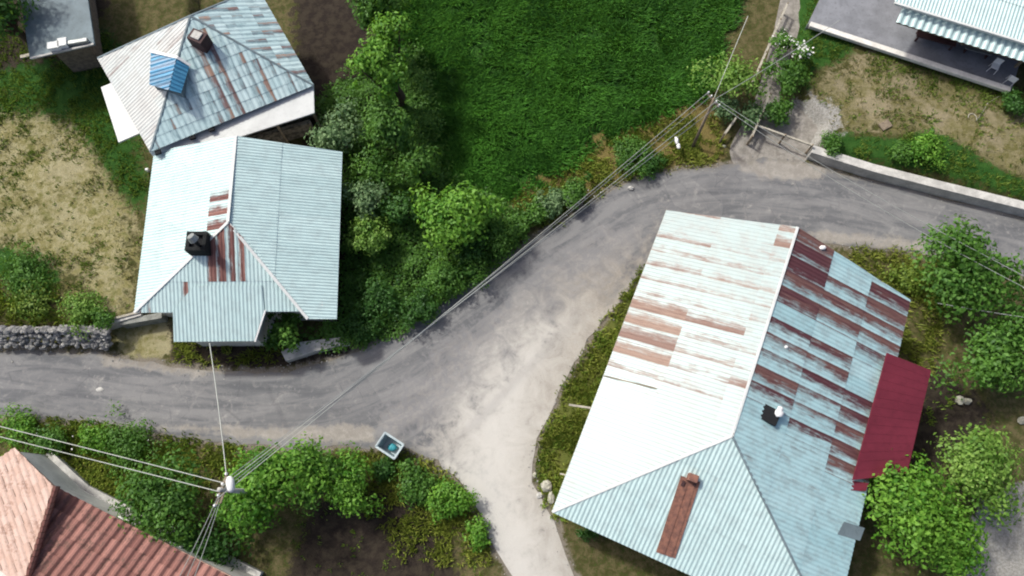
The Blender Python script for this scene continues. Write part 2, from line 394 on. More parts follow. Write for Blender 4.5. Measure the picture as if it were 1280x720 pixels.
def sheet_mesh(name, poly, step, dz):
    xs = [q[0] for q in poly]; ys = [q[1] for q in poly]
    X, Y = np.meshgrid(np.arange(min(xs), max(xs), step), np.arange(min(ys), max(ys), step)); X = X.ravel(); Y = Y.ravel()
    k = sdist(X, Y, poly) > step*.5; X = X[k]; Y = Y[k]
    vs = [Vector(q) for q in poly]+[Vector(q) for q in zip(X, Y)]
    r = geometry.delaunay_2d_cdt(vs, [], [list(range(len(poly)))], 1, 1e-5)
    V = np.array([(v.x, v.y) for v in r[0]]); Z = np.maximum(height(V[:, 0], V[:, 1]), 0)*0 + dz
    me = bpy.data.meshes.new(name); me.from_pydata([(x, y, z) for (x, y), z in zip(V, Z)], [], [tuple(f) for f in r[2]])
    me.update(); return link(name, me), V
road, RV = sheet_mesh('road', ROAD, .35, .010)
CL = np.array(gpoly(smooth_poly([(-340,484),(-140,480),(0,481),(100,486),(200,501),(300,508),(400,503),(480,478),(560,428),(640,368),(720,312),(800,266),(880,250),(960,247),(1040,256),(1120,274),(1200,292),(1420,345),(1560,400)], False, 4)))
seg = np.diff(CL, axis=0); sl = np.hypot(seg[:, 0], seg[:, 1]); cs = np.concatenate([[0], np.cumsum(sl)])
bd = np.full(len(RV), 1e9); bs = np.zeros(len(RV)); bb = np.zeros(len(RV))
for i in range(len(seg)):
    tt = np.clip(((RV-CL[i])@seg[i])/sl[i]**2, 0, 1); q = CL[i]+tt[:, None]*seg[i]; d = np.hypot(*(RV-q).T)
    sg = np.sign(seg[i][0]*(RV[:, 1]-CL[i][1])-seg[i][1]*(RV[:, 0]-CL[i][0])); k = d < bd
    bd[k] = d[k]; bs[k] = (cs[i]+tt*sl[i])[k]; bb[k] = (d*sg)[k]
for nm, arr in (('rs', bs), ('rb', bb)):
    a = road.data.attributes.new(nm, 'FLOAT', 'POINT'); a.data.foreach_set('value', arr.astype(np.float32))
DUST = gpoly(smooth_poly([(535,560),(600,470),(660,400),(730,345),(800,320),(850,320),(850,760),(500,760),(600,640)], True, 3))
PATCH = gpoly(smooth_poly([(470,540),(520,470),(600,395),(680,325),(760,290),(800,300),(760,370),(700,430),(640,480),(560,540)], True, 3))
dw = np.clip(.5+sdist(RV[:, 0], RV[:, 1], DUST)/4.5, 0, 1); pw = np.clip(.55+sdist(RV[:, 0], RV[:, 1], PATCH)/3.5, 0, 1)
SHO = [gpoly(q) for q in ([(120,440),(260,455),(330,458),(250,470),(130,458)], [(150,530),(300,548),(470,556),(470,530),(300,535)], [(1000,300),(1160,316),(1160,300),(1020,288)], [(905,200),(1040,200),(1030,225),(950,225)])]
ew = np.max([np.clip(.5+sdist(RV[:, 0], RV[:, 1], q)/.9, 0, 1) for q in SHO], 0)
brt = np.clip(.5+sdist(RV[:, 0], RV[:, 1], gpoly([(555,600),(570,520),(620,450),(680,400),(720,400),(680,480),(665,600),(720,760),(600,760)]))/4.5, 0, 1)
edg = np.clip(sdist(RV[:, 0], RV[:, 1], ROAD)/.6, 0, 1)
for nm, arr in (('dust', dw), ('patch', pw), ('shoulder', ew), ('bright', brt), ('rim', edg)):
    a = road.data.attributes.new(nm, 'FLOAT', 'POINT'); a.data.foreach_set('value', arr.astype(np.float32))
t = NT('worn_asphalt'); p = t.pos()
cmb = t.n('ShaderNodeCombineXYZ'); t.l(t.math('MULTIPLY', t.attr('rs').outputs['Fac'], .16), cmb.inputs[0]); t.l(t.attr('rb').outputs['Fac'], cmb.inputs[1])
stre = t.noise(cmb.outputs[0], 1.5, 6, .65, .6); nb = t.noise(p, .7, 6, .65, .8); nm_ = t.noise(p, 2.8, 6, .68, .5); nf = t.noise(p, 14, 5, .7)
c = t.mix(t.step(stre, .36, .64), (.12, .124, .13), (.21, .21, .208)); c = t.mix(t.math('MULTIPLY', t.step(nm_, .5, .68), .5), c, (.25, .245, .235))
c = t.mix(t.math('MULTIPLY', t.step(nf, .5, .75), .35), c, (.07, .072, .08))
vor = t.n('ShaderNodeTexVoronoi', feature='DISTANCE_TO_EDGE'); vor.inputs['Scale'].default_value = .9
wv = t.n('ShaderNodeVectorMath', operation='ADD'); t.l(p, wv.inputs[0]); wn = t.n('ShaderNodeTexNoise'); wn.inputs['Scale'].default_value = 1.6; wn.inputs['Detail'].default_value = 5; t.l(wn.outputs['Color'], wv.inputs[1]); t.l(wv.outputs[0], vor.inputs['Vector'])
crk = t.math('MULTIPLY', t.step(vor.outputs['Distance'], .03, .0), t.step(nb, .48, .56))
c = t.mix(t.math('MULTIPLY', crk, .3), c, (.05, .05, .055))
v2 = t.n('ShaderNodeTexVoronoi'); v2.inputs['Scale'].default_value = .38; t.l(wv.outputs[0], v2.inputs['Vector']); sp2 = t.n('ShaderNodeSeparateColor'); t.l(v2.outputs['Color'], sp2.inputs[0])
c = t.mix(t.math('MULTIPLY', t.step(sp2.outputs[0], .72, .82), .16), c, (.10, .102, .11)); c = t.mix(t.math('MULTIPLY', t.step(sp2.outputs[1], .78, .86), .18), c, (.27, .265, .255))
def am(nm, k1=.9, lo=.35, hi=.75):
    v = t.math('ADD', t.attr(nm).outputs['Fac'], t.math('MULTIPLY', t.math('SUBTRACT', nb, .5), k1)); v = t.math('ADD', v, t.math('MULTIPLY', t.math('SUBTRACT', nm_, .5), k1*.8)); return t.step(v, lo, hi)
c = t.mix(t.math('MULTIPLY', am('patch', 1.6), .6), c, t.mix(t.step(nm_, .4, .6), (.30, .285, .265), (.20, .20, .205)))
dust = t.mix(t.step(nm_, .38, .62), (.40, .37, .32), (.29, .265, .225)); dust = t.mix(t.math('MULTIPLY', t.step(nf, .45, .7), .4), dust, (.19, .17, .14))
c = t.mix(t.math('MULTIPLY', am('dust', 1.5, .2, 1.0), .9), c, dust)
c = t.mix(t.math('MULTIPLY', am('shoulder', 1.2), .7), c, dust)
c = t.mix(t.math('MULTIPLY', am('bright', 1.2, .05, 1.05), .75), c, (.56, .55, .51))
rimv = t.math('SUBTRACT', 1.0, t.attr('rim').outputs['Fac'])
c = t.mix(t.math('MULTIPLY', t.step(t.math('ADD', rimv, t.math('MULTIPLY', t.math('SUBTRACT', nm_, .5), 1.4)), .55, 1.0), t.math('MULTIPLY_ADD', t.attr('dust').outputs['Fac'], -.45, .4)), c, t.mix(nf, (.12, .105, .08), (.26, .24, .19)))
t.bump(t.math('ADD', nf, t.math('MULTIPLY', nm_, .6)), .5, .03); t.out(c, .88, 0, .25)
road.data.materials.append(t.m); tag(road, kind='structure')
path, PV = sheet_mesh('path', PATH, .4, .004)
t = NT('path_gravel'); p = t.pos(); nm_ = t.noise(p, 2.5, 6, .7, .4); nf = t.noise(p, 14, 5, .7)
c = t.mix(t.step(nm_, .38, .62), (.30, .28, .25), (.20, .185, .16)); c = t.mix(t.math('MULTIPLY', t.step(nf, .5, .7), .5), c, (.11, .11, .08)); t.bump(nf, .6, .04)
t.out(c, .95); path.data.materials.append(t.m); tag(path, kind='structure')

# ------------------------------------------------------------------ roofs
def plane_fit(pts):
    A = np.array([[p.x, p.y, 1] for p in pts]); b = np.array([p.z for p in pts])
    a, bb, c = np.linalg.lstsq(A, b, rcond=None)[0]
    n = Vector((-a, -bb, 1)).normalized(); return n, Vector((0, 0, c))
def onq(pts, px, py, lift=0.0):
    n, o0 = plane_fit(pts); d = ray(px, py); return CAM+d*((o0-CAM).dot(n)/d.dot(n))+n*lift
def clip(poly, ax, lim, keep_gt):
    out = []; N = len(poly)
    for i in range(N):
        a, b = poly[i], poly[(i+1) % N]; da = (a[ax]-lim)*(1 if keep_gt else -1); db = (b[ax]-lim)*(1 if keep_gt else -1)
        if da >= 0: out.append(a)
        if (da > 0 and db < 0) or (da < 0 and db > 0):
            k = da/(da-db); out.append((a[0]+(b[0]-a[0])*k, a[1]+(b[1]-a[1])*k))
    return out
def in_px(q, poly):
    x, y = q; r = False
    for i in range(len(poly)):
        (ax, ay), (bx, by) = poly[i], poly[(i+1) % len(poly)]
        if (ay > y) != (by > y) and x < (bx-ax)*(y-ay)/(by-ay)+ax: r = not r
    return r
def slope(name, parent, mat, px, period=.17, amp=.022, sw=.9, sl=2.2, lap=.02, rust=.0, rvar=.12, patches=(), lift=0.0, tints=(.2, 1), deck=True, voff=0.0, uoff=0.0, deckmat='deck', usteps=4, jit=.006):
    """a roof slope laid in corrugated sheets; px = (px, py, z) corners, the first two along the eave"""
    raw = [P(*q) for q in px]; n, o0 = plane_fit(raw)
    pts = []
    for q in px:
        d = ray(q[0], q[1]); pts.append(CAM+d*((o0-CAM).dot(n)/d.dot(n)))
    U = (pts[1]-pts[0]).normalized(); V = n.cross(U).normalized()
    if V.z < 0: V = -V; U = -U
    O = pts[0]+n*lift
    p2 = [((q-pts[0]).dot(U), (q-pts[0]).dot(V)) for q in pts]
    us = [q[0] for q in p2]; vs_ = [q[1] for q in p2]; u0, u1, v0, v1 = min(us), max(us), min(vs_), max(vs_)
    prof = [0, amp, amp, 0]; st = period/usteps; verts = []; faces = []; attrs = []; uvs = []; lus = []
    R = random.Random(hash(name) % 1000 if False else len(name)*7+int(abs(u1)*100)); cache = {}
    k = math.floor(u0/st); 
    while k*st < u1:
        a, b = k*st, (k+1)*st; pc = clip(clip(p2, 0, a, True), 0, b, False)
        if len(pc) >= 3:
            va = min(q[1] for q in pc); vb = max(q[1] for q in pc); row = math.floor((va+voff)/sl)
            while row*sl-voff < vb:
                ra, rb = row*sl-voff, (row+1)*sl-voff; pr = clip(clip(pc, 1, ra, True), 1, rb, False)
                if len(pr) >= 3:
                    cu = math.floor(((a+b)/2+uoff)/sw); key = (cu, row)
                    if key not in cache:
                        c2 = ((cu+.5)*sw-uoff, min(max((ra+rb)/2, v0), v1)); c3 = O+U*c2[0]+V*c2[1]; pp = proj(c3); ru = rust+R.uniform(-rvar, rvar); ti = R.uniform(*tints)
                        for pol, val in patches:
                            if in_px(pp, pol): ru = val+R.uniform(-.05, .05)
                        cache[key] = (max(0, min(1, ru)), ti, R.random(), R.uniform(0, jit))
                    ru, ti, rn, dz = cache[key]; f = []
                    for (u, v) in pr:
                        w = prof[k % 4] if abs(u-a) < abs(u-b) else prof[(k+1) % 4]
                        w += lap*(1-(v-ra)/sl)+dz
                        f.append(len(verts)); verts.append(O+U*u+V*v+n*w); uvs.append((u+row*7.3, v)); lus.append((((u+uoff)/sw) % 1.0, (v-ra)/sl))
                    faces.append(f); attrs += [(ru, ti, rn, 1)]*len(f)
                row += 1
        k += 1
    off = parent.location
    me = bpy.data.meshes.new(name); me.from_pydata([v-off for v in verts], [], faces)
    ca = me.color_attributes.new('sheet', 'FLOAT_COLOR', 'CORNER'); ca.data.foreach_set('color', np.array(attrs, np.float32).ravel())
    for nm, src in (('uv', uvs), ('local', lus)):
        ul = me.uv_layers.new(name=nm)
        li = np.empty(len(me.loops), np.int32); me.loops.foreach_get('vertex_index', li)
        ul.data.foreach_set('uv', np.array(src, np.float32)[li].ravel())
    me.update(); o = link(name, me, mat, parent)
    if deck:
        mb = MB(); N = len(pts); top = [q-n*.03 for q in pts]; bot = [q-n*.15 for q in pts]
        c0 = sum(pts, Vector())/N
        sh = lambda q: q+(c0-q).normalized()*.06
        mb.add([sh(q) for q in top]+[sh(q) for q in bot], [tuple(range(N)), tuple(range(N, 2*N))[::-1]]+[(i, (i+1) % N, N+(i+1) % N, N+i) for i in range(N)])
        mb.build('roof_boards', M[deckmat], parent)
    return pts, n
def cap(parent, a, b, mat, w=.32, h=.05, name='ridge_cap', lift=.05):
    return MB().beam(Vector(a)+Vector((0, 0, lift)), Vector(b)+Vector((0, 0, lift)), w, h).build(name, mat, parent, bevel=.02)
def inset(poly, d):
    """poly counterclockwise or clockwise, shrink by d"""
    N = len(poly); ar = sum(poly[i][0]*poly[(i+1) % N][1]-poly[(i+1) % N][0]*poly[i][1] for i in range(N)); s = 1 if ar > 0 else -1
    ds = d if isinstance(d, (list, tuple)) else [d]*N; lines = []
    for i in range(N):
        a = Vector(poly[i][:2]); b = Vector(poly[(i+1) % N][:2]); e = (b-a).normalized(); nn = Vector((-e.y, e.x))*s; lines.append((a+nn*ds[i], e))
    out = []
    for i in range(N):
        (a, e), (b, f) = lines[i-1], lines[i]; k = ((b-a).cross(f))/e.cross(f); q = a+e*k; out.append((q.x, q.y))
    return out
def window(parent, a, b, s, w, z0, hgt, out=1, name='window', mat='white', pane='glass'):
    """window centred at fraction s along wall a-b"""
    a = Vector((a[0], a[1], 0)); b = Vector((b[0], b[1], 0)); e = (b-a).normalized(); nn = Vector((e.y, -e.x, 0))*out; c = a+(b-a)*s+Vector((0, 0, z0+hgt/2))
    mb = MB(); Z = Vector((0, 0, 1)); fr = .09
    for dx, dz, sx, sz in ((0, hgt/2, w+fr, fr), (0, -hgt/2, w+fr, fr), (-w/2, 0, fr, hgt), (w/2, 0, fr, hgt), (0, 0, .05, hgt)):
        mb.box(c+e*dx+Z*dz+nn*.03, (sx, .10, sz), ax=(e, nn, Z))
    f = mb.build(name, M[mat], parent)
    MB().box(c+nn*.012, (w, .03, hgt), ax=(e, nn, Z)).build('pane' if name == 'window' else 'panel', M[pane], f)
def gable(parent, poly2, i, peak, z, mat):
    """triangular gable wall over wall edge i"""
    a, b = poly2[i], poly2[(i+1) % len(poly2)]; A = Vector((*a, z)); B = Vector((*b, z)); e = (B-A).normalized()
    t_ = (Vector(peak)-A).dot(e); C = A+e*t_+Vector((0, 0, peak[2]-.2-z)); nn = Vector((e.y, -e.x, 0))*.2
    A, B, C = [q+e.cross(Vector((0, 0, 1)))*0 for q in (A, B, C)]
    cen = sum((Vector((*q, 0)) for q in poly2), Vector())/len(poly2)
    if nn.dot(cen-Vector((a[0], a[1], 0))) < 0: nn = -nn
    MB().add([A, B, C, A+nn, B+nn, C+nn], [(0, 1, 2), (5, 4, 3), (0, 3, 4, 1), (1, 4, 5, 2), (2, 5, 3, 0)]).build('gable', mat, parent)

# ---- house beside the road (centre left)
ZE, ZR = 3.2, 5.0
h2 = thing('house', G(300, 300), 'pale metal-roofed house beside the road with rust-streaked hip and dark chimney', 'house')
rustH2 = [([(252,240),(286,240),(286,290),(252,290)], .58)]
L1, _ = slope('roof_slope', h2, M['roof_house'], [(193,190,ZE),(168,391,ZE),(285,278,ZR),(295,170,ZR)], patches=rustH2, rvar=.03, sw=.8, sl=1.4, uoff=.2)
R1, _ = slope('roof_slope', h2, M['roof_house'], [(428,190,ZE),(421,399,ZE),(385,399,ZE),(285,278,ZR),(295,170,ZR)], rvar=.03, tints=(.0, .9), sw=.8, sl=3.2)
rustB = [([(258,282),(279,282),(279,357),(258,357)], .97), ([(230,318),(262,318),(262,357),(230,357)], .72), ([(220,325),(238,325),(238,392),(220,392)], .62), ([(282,284),(300,284),(300,352),(282,352)], .66), ([(160,365),(186,365),(186,392),(160,392)], .3)]
H1_, _ = slope('roof_slope', h2, M['roof_house'], [(168,391,ZE),(397,389,ZE),(285,278,ZR)], patches=rustB, rvar=.04, tints=(.1, 1), sw=.5, sl=3.8, voff=2.2, period=.2, uoff=.1)
def zon(pts, px, py):
    n, o0 = plane_fit(pts); d = ray(px, py); return (CAM+d*((o0-CAM).dot(n)/d.dot(n))).z
slope('porch_roof', h2, M['roof_house'], [(x, y, zon(H1_, x, y)) for x, y in ((218,427),(318,426),(331,388),(328,356),(243,357),(217,388))], lift=.05, rvar=.05, tints=(.2, 1), sw=.8, sl=4, period=.2)
cap(h2, L1[3], L1[2], M['awning_white'], .16, .03, lift=.04); cap(h2, L1[2], L1[1], M['awning_white'], .16, .03, lift=.04); cap(h2, R1[3], R1[2], M['awning_white'], .16, .03, lift=.04)
MB().beam(P(332,388,zon(H1_,332,388)+.05), P(319,427,zon(H1_,319,427)+.05), .08, .1).build('barge_board', M['white'], h2)
fp = [tuple(P(*q))[:2] for q in ((193,190,ZE),(428,190,ZE),(421,397,ZE),(168,391,ZE))]
w2 = inset(fp, [.6, .75, .6, .35]); MB().prism(w2, -.2, ZE+.08).build('wall', M['plaster'], h2)
gable(h2, w2, 0, (R1[4].x, R1[4].y, R1[4].z-.15), ZE+.08, M['timber'])
for i, s in ((1, .25), (1, .6), (3, .4), (3, .75), (0, .5)): window(h2, w2[i], w2[(i+1) % 4], s, 1.0, 1.1, 1.2, out=-1)
pf = [tuple(P(*q))[:2] for q in ((226,418,2.9),(312,418,2.9),(322,385,2.9),(226,385,2.9))]
MB().prism(pf, -.1, 2.35).build('porch_wall', M['plaster'], h2)
cp = P(247, 303, 4.95); ch = MB()
for dx, dy, sx, sy in ((0, .42, 1.05, .2), (0, -.42, 1.05, .2), (.42, 0, .2, .65), (-.42, 0, .2, .65)): ch.box(cp+Vector((dx, dy, -.25)), (sx, sy, .95))
ch = ch.build('chimney', M['soot'], h2, bevel=.02)
MB().box(cp+Vector((0, 0, -.1)), (.66, .66, .2)).build('flue', M['dark'], ch)
MB().tube([cp+Vector((.15, -.2, 0)), P(248, 306, 5.3), P(242, 299, 5.8)], .09, 8).build('stove_pipe', M['soot'], ch)
MB().tube([P(243, 300, 5.75), P(238, 295, 6.0)], [.26, .20], 10).build('cowl', M['grey_metal'], ch)

# ---- upper-left house
za, zp = 3.8, 6.2
h1 = thing('house', G(270, 90), 'house with stained patchwork metal roof and small blue dormer above the pale house', 'house')
A, B_, C_, D_, Q = (122,73,za), (188,190,za), (392,107,za), (322,-15,za), (238,20,zp)
o1, _ = slope('roof_slope', h1, M['roof_pink'], [A, B_, Q], rust=.16, rvar=.12, sw=.8, sl=1.8, period=.2,
   patches=[([(150,95),(190,70),(230,100),(190,140)], .0)])
o2, _ = slope('roof_slope', h1, M['roof_old'], [B_, C_, Q], rust=.24, rvar=.15, sw=.62, sl=.62, lap=.018, period=.31, amp=.022,
   patches=[([(238,40),(262,40),(318,158),(285,165)], .60), ([(296,70),(312,70),(350,118),(340,128)], .55)])
o3, _ = slope('roof_slope', h1, M['roof_old'], [C_, D_, Q], rust=.30, rvar=.3, sw=.62, sl=.62, lap=.018, period=.31, amp=.022)
o4, _ = slope('roof_slope', h1, M['roof_pink'], [D_, A, Q], rust=.15, sw=.8, sl=1.8)
for a_ in (o1[1], o2[1], o3[1], o1[0]): cap(h1, a_, o1[2], M['roof_grey'], .12, .04, lift=.03)
f1 = [tuple(P(*q))[:2] for q in (A, B_, C_, D_)]; w1 = inset(f1, .55); MB().prism(w1, -.2, za+.05).build('wall', M['masonry'], h1)
for i, s in ((1, .72), (1, .9), (2, .3), (2, .7)): window(h1, w1[i], w1[(i+1) % 4], s, .9, 1.0, 1.1, out=1 if False else -1)
pr = [P(*q) for q in ((186,189,3.66),(392,104,3.66),(393,141,3.42),(300,171,3.42),(190,194,3.42))]
MB().prism([(p.x, p.y) for p in pr], [p.z-.1 for p in pr], [p.z for p in pr]).build('awning', M['awning_white'], h1, bevel=.01)
pr = [P(*q) for q in ((126,109,3.5),(152,98,3.6),(180,164,3.6),(148,178,3.5))]
MB().prism([(p.x, p.y) for p in pr], [p.z-.1 for p in pr], [p.z for p in pr]).build('side_awning', M['awning_white'], h1, bevel=.01)
for x, y in ((241,172), (265,162), (198,191)): MB().box(P(x, y, 3.66)+Vector((0, 0, .04)), (.32, .26, .14), math.radians(20)).build('vent', M['dark'], h1, bevel=.02)
# porch posts and low wall in front
for x, y in ((300,170), (345,155), (390,139)):
    q = P(x, y, 3.4); MB().box((q.x-.05, q.y+.12, 1.65), (.14, .14, 3.4), math.radians(20)).build('porch_post', M['timber'], h1)
q0, q1 = P(310, 174, 1.2), P(388, 152, 1.2); MB().beam((q0.x, q0.y, .6), (q1.x, q1.y, .6), .25, 1.3).build('porch_wall', M['masonry'], h1)
# blue dormer
def zon(pts, px, py):
    n, o0 = plane_fit(pts); d = ray(px, py); return (CAM+d*((o0-CAM).dot(n)/d.dot(n))).z
dz0 = zon(o1, 205, 92)+.35
dm = thing('house', (0, 0, 0), 'x', 'x'); bpy.data.objects.remove(dm)
dp = {k: P(*v) for k, v in dict(tl=(189,66,dz0), tr=(237,82,dz0), br=(225,117,dz0-.1), bl=(187,106,dz0-.1), rt=(225,72,dz0+.45), rb=(211,113,dz0+.35)).items()}
slope('dormer_roof', h1, M['roof_blue'], [(189,66,dz0),(187,106,dz0),(211,113,dz0+.4),(221,72,dz0+.4)], period=.24, amp=.04, rust=.55, rvar=.15, sw=.4, sl=3, lap=0, deckmat='brown')  # rust amount here adds pale blue streaks, painting this slope as sunlit
slope('dormer_roof', h1, M['roof_blue'], [(237,82,dz0),(226,117,dz0),(211,113,dz0+.4),(221,72,dz0+.4)], period=.24, amp=.04, rust=.0, sw=.4, sl=3, lap=0, deckmat='brown')
dw_ = inset([tuple(P(*q))[:2] for q in ((189,66,dz0),(237,82,dz0),(226,117,dz0),(187,106,dz0))], .12); MB().prism(dw_, dz0-.8, dz0-.1).build('dormer_wall', M['roof_grey'], h1)
MB().beam(P(188,64,dz0+.05), P(222,72,dz0+.46), .16, .07).build('dormer_trim', M['white_plastic'], h1); MB().beam(P(222,72,dz0+.46), P(238,82,dz0+.05), .14, .07).build('dormer_trim', M['white_plastic'], h1)
cq = P(247, 46, 6.2); chm = MB().box(cq+Vector((0, 0, -.35)), (.9, .7, .9), math.radians(-25)).build('chimney', M['brown'], h1, bevel=.02)
MB().box(cq+Vector((0, 0, .14)), (.5, .45, .1), math.radians(-25)).build('chimney_cap', M['concrete'], chm)

# ---- barn
bz, br = 3.4, 6.0
bn = thing('barn', G(900, 480), 'large rusty corrugated-roofed barn below the road bend with a plum lean-to', 'barn')
lp = [([(785,374),(856,374),(856,396),(785,392)], .72), ([(778,394),(850,400),(846,418),(775,412)], .72), ([(770,414),(842,424),(838,444),(767,436)], .70), ([(860,386),(936,392),(936,410),(860,406)], .5), ([(970,283),(1004,287),(998,322),(965,316)], .5),
      ([(755,478),(960,500),(1000,700),(660,700)], .0), ([(820,290),(990,300),(960,470),(770,455)], .24)]
lp = [lp[5], lp[6]]+lp[:5]
bl, _ = slope('roof_slope', bn, M['roof_barn'] if 'roof_barn' in M else M['roof_a'], [(833,263,bz),(690,640,bz),(915,545,br),(997,284,br)], rust=.22, rvar=.16, patches=lp, sw=.84, sl=2.95, uoff=0, period=.21, voff=0)
rp = [([(920,470),(1090,520),(1100,800),(900,800)], .06), ([(960,455),(1100,520),(1064,600),(1005,560),(960,520)], .34),
      ([(998,284),(1030,298),(990,398),(965,384)], .93), ([(1000,352),(1062,384),(1056,414),(996,378)], .66), ([(1076,342),(1142,374),(1132,412),(1072,374)], .74),
      ([(1028,302),(1082,336),(1074,362),(1022,330)], .0), ([(994,383),(1054,412),(1048,434),(988,402)], .0), ([(1045,430),(1118,460),(1095,500),(1030,470)], .04),
      ([(1034,473),(1090,500),(1068,596),(1006,562)], .62), ([(962,466),(1022,492),(1020,512),(958,486)], .66)]
brr, _ = slope('roof_slope', bn, M['roof_a'], [(1138,375,bz),(1040,800,bz),(915,545,br),(997,284,br)], rust=.40, rvar=.12, patches=rp, sw=.84, sl=2.6, uoff=.15, period=.21, tints=(0, .8))
bh, _ = slope('roof_slope', bn, M['roof_house'], [(690,640,bz),(1040,800,bz),(915,545,br)], rust=.06, rvar=.06, sw=.8, sl=2.4, period=.21, tints=(0, .7))
cap(bn, bl[3], bl[2], M['awning_white'], .14, .03, lift=.04); cap(bn, bl[2], bh[0], M['awning_white'], .14, .03, lift=.04); cap(bn, bl[2], bh[1], M['roof_grey'], .12, .03, lift=.03)
bf = [tuple(P(*q))[:2] for q in ((833,263,bz),(1138,375,bz),(1040,800,bz),(690,640,bz))]
bw = inset(bf, [.35, .5, .4, .55]); MB().prism(bw, -.2, bz+.05).build('wall', M['timber'], bn)
gable(bn, bw, 0, (bl[3].x, bl[3].y, bl[3].z-.1), bz+.05, M['timber'])
for i, s in ((3, .25), (3, .5), (3, .75), (0, .3), (0, .7)): window(bn, bw[i], bw[(i+1) % 4], s, .9, 1.3, .9, out=-1, mat='pale_timber')
MB().beam(P(833,263,bz-.12), P(690,640,bz-.12), .04, .2).build('fascia', M['pale_timber'], bn)
rz_ = [P(*q) for q in ((1108,441,3.98),(1164,463,3.35),(1131,600,3.35),(1066,598,3.98))]
# plum lean-to
def plane_quad(px, name, parent, mat, th=.06):
    raw = [P(*q) for q in px]; n, o0 = plane_fit(raw); pts = []
    for q in px: d = ray(q[0], q[1]); pts.append(CAM+d*((o0-CAM).dot(n)/d.dot(n)))
    N = len(pts); o = MB().add(pts+[q-n*th for q in pts], [tuple(range(N))[::-1], tuple(range(N, 2*N))]+[(i, (i+1) % N, N+(i+1) % N, N+i) for i in range(N)]).build(name, mat, parent)
    return pts, n, o
pq, pn, _o = plane_quad([(1109,441,4.0),(1164,463,3.35),(1134,592,3.35),(1066,600,4.0)], 'lean_to_roof', bn, M['roof_plum'])
mbr = MB()
for k in range(1, 14):
    a_ = pq[0].lerp(pq[3], k/14); b_ = pq[1].lerp(pq[2], k/14); mbr.beam(a_+pn*.004, b_+pn*.004, .03, .012, up=pn)
mbr.build('roof_rib', M['roof_plum'], bn)
plane_quad([(1066,601,3.72),(1086,604,3.6),(1082,614,3.6),(1063,613,3.72)], 'lean_to_flap', bn, M['roof_plum'])
lw = inset([tuple(P(*q))[:2] for q in ((1128,449,3.4),(1164,463,3.4),(1134,592,3.4),(1100,596,3.4))], .3); MB().prism(lw, -.1, 3.2).build('lean_to_wall', M['timber'], bn)
plane_quad([(x, y, onq(brr, x, y).z+.06) for x, y in ((1055,652),(1081,660),(1075,676),(1047,668))], 'roof_patch', bn, M['roof_grey'])
# skylight hatch with cloth, rusty strip with stub chimney
hp = onq(brr, 960, 518, 0); sk = MB().box(hp+Vector((0, 0, .05)), (1.0, .75, .16), math.radians(-28)).build('roof_hatch', M['dark'], bn, bevel=.02)
mb = MB().blob(hp+Vector((.42, .02, .26)), .24, 3, (1, .8, .5)); mb.blob(hp+Vector((.52, .2, .24)), .17, 5); mb.build('cloth', M['white_plastic'], sk, smooth=True)
for x, y in ((982,434),): MB().blob(onq(brr, x, y, .05), .09, 9).build('mortar_lump', M['white_plastic'], bn)
MB().blob(onq(brr, 1027, 310, .1), .17, 19, (1.2, .8, .5)).build('plastic_scrap', M['white_plastic'], bn, smooth=True)
t = NT('rusted_sheet'); p = t.pos(); n1 = t.noise(t.scale(p, (1, 1, 1)), 5, 5, .7); c = t.mix(t.step(n1, .35, .65), (.27, .13, .09), (.15, .075, .06)); t.out(c, .8, .1); M['rust'] = t.m
n_, o0_ = plane_fit([P(690,640,bz), P(1040,800,bz), P(915,545,br)])
def onp(px, py, lift=.0):
    d = ray(px, py); return CAM+d*((o0_-CAM).dot(n_)/d.dot(n_))+n_*lift
mb = MB()
for k in range(5):
    dx = -9+k*4.5; mb.beam(onp(863+dx, 596+abs(k-2)*-.5+k*1.5, .07+(.03 if k % 2 else 0)), onp(832+dx, 690+k*1.5, .07+(.03 if k % 2 else 0)), .22, .03, up=n_)
rs_ = mb.build('rusty_sheet', M['rust'], bn)
for dx in (-8, 7): MB().beam(onp(863+dx, 600, .12), onp(860+dx, 606, .12), .12, .16, up=n_).build('flue_brace', M['brown'], rs_)
MB().box(onp(865, 596, .2), (.45, .35, .5), math.radians(-20)).build('stub_chimney', M['rust'], bn, bevel=.02)
MB().beam(P(711, 506, 2.6), P(745, 511, 2.6), .10, .10).build('eave_pole', M['pale_timber'], bn)
MB().beam(P(700, 592, 2.8), P(716, 596, 2.9), .07, .07).build('eave_pole', M['pale_timber'], bn)
MB().beam(onq(bl, 755, 470, .05), onq(bl, 821, 486, .05), .06, .02).build('lap_strip', M['timber'], bn)

# ---- tiled house bottom left
th_ = thing('house', G(60, 680), 'clay-tiled house with white walls in the bottom left corner', 'house')
def tile_mat(name, a, b, c3):
    t = NT(name); at = t.attr('sheet'); sep = t.n('ShaderNodeSeparateColor'); t.l(at.outputs['Color'], sep.inputs[0]); p = t.pos()
    n1 = t.noise(p, 1.6, 5, .7); n2 = t.noise(p, 9, 4, .7)
    c = t.mix(sep.outputs[1], a, b); c = t.mix(t.math('MULTIPLY', t.step(t.math('ADD', n1, t.math('MULTIPLY', t.math('SUBTRACT', n2, .5), .7)), .5, .68), .75), c, c3); t.bump(n2, .3, .02)
    return t.out(c, .9)
M['tile_pink'] = tile_mat('sunlit_pink_tiles', (.50, .34, .27), (.60, .45, .38), (.34, .21, .16))  # pinker tile, its colour also lightened for the slope facing the sun
M['tile_red'] = tile_mat('red_tiles', (.15, .065, .055), (.33, .165, .135), (.12, .075, .06))
tl1, _ = slope('roof_slope', th_, M['tile_pink'], [(-95,635,3.0),(20,560,3.0),(68,608,3.9),(28,735,4.6)], period=.30, amp=.05, sw=.30, sl=.5, lap=.05, rvar=0, jit=.05)
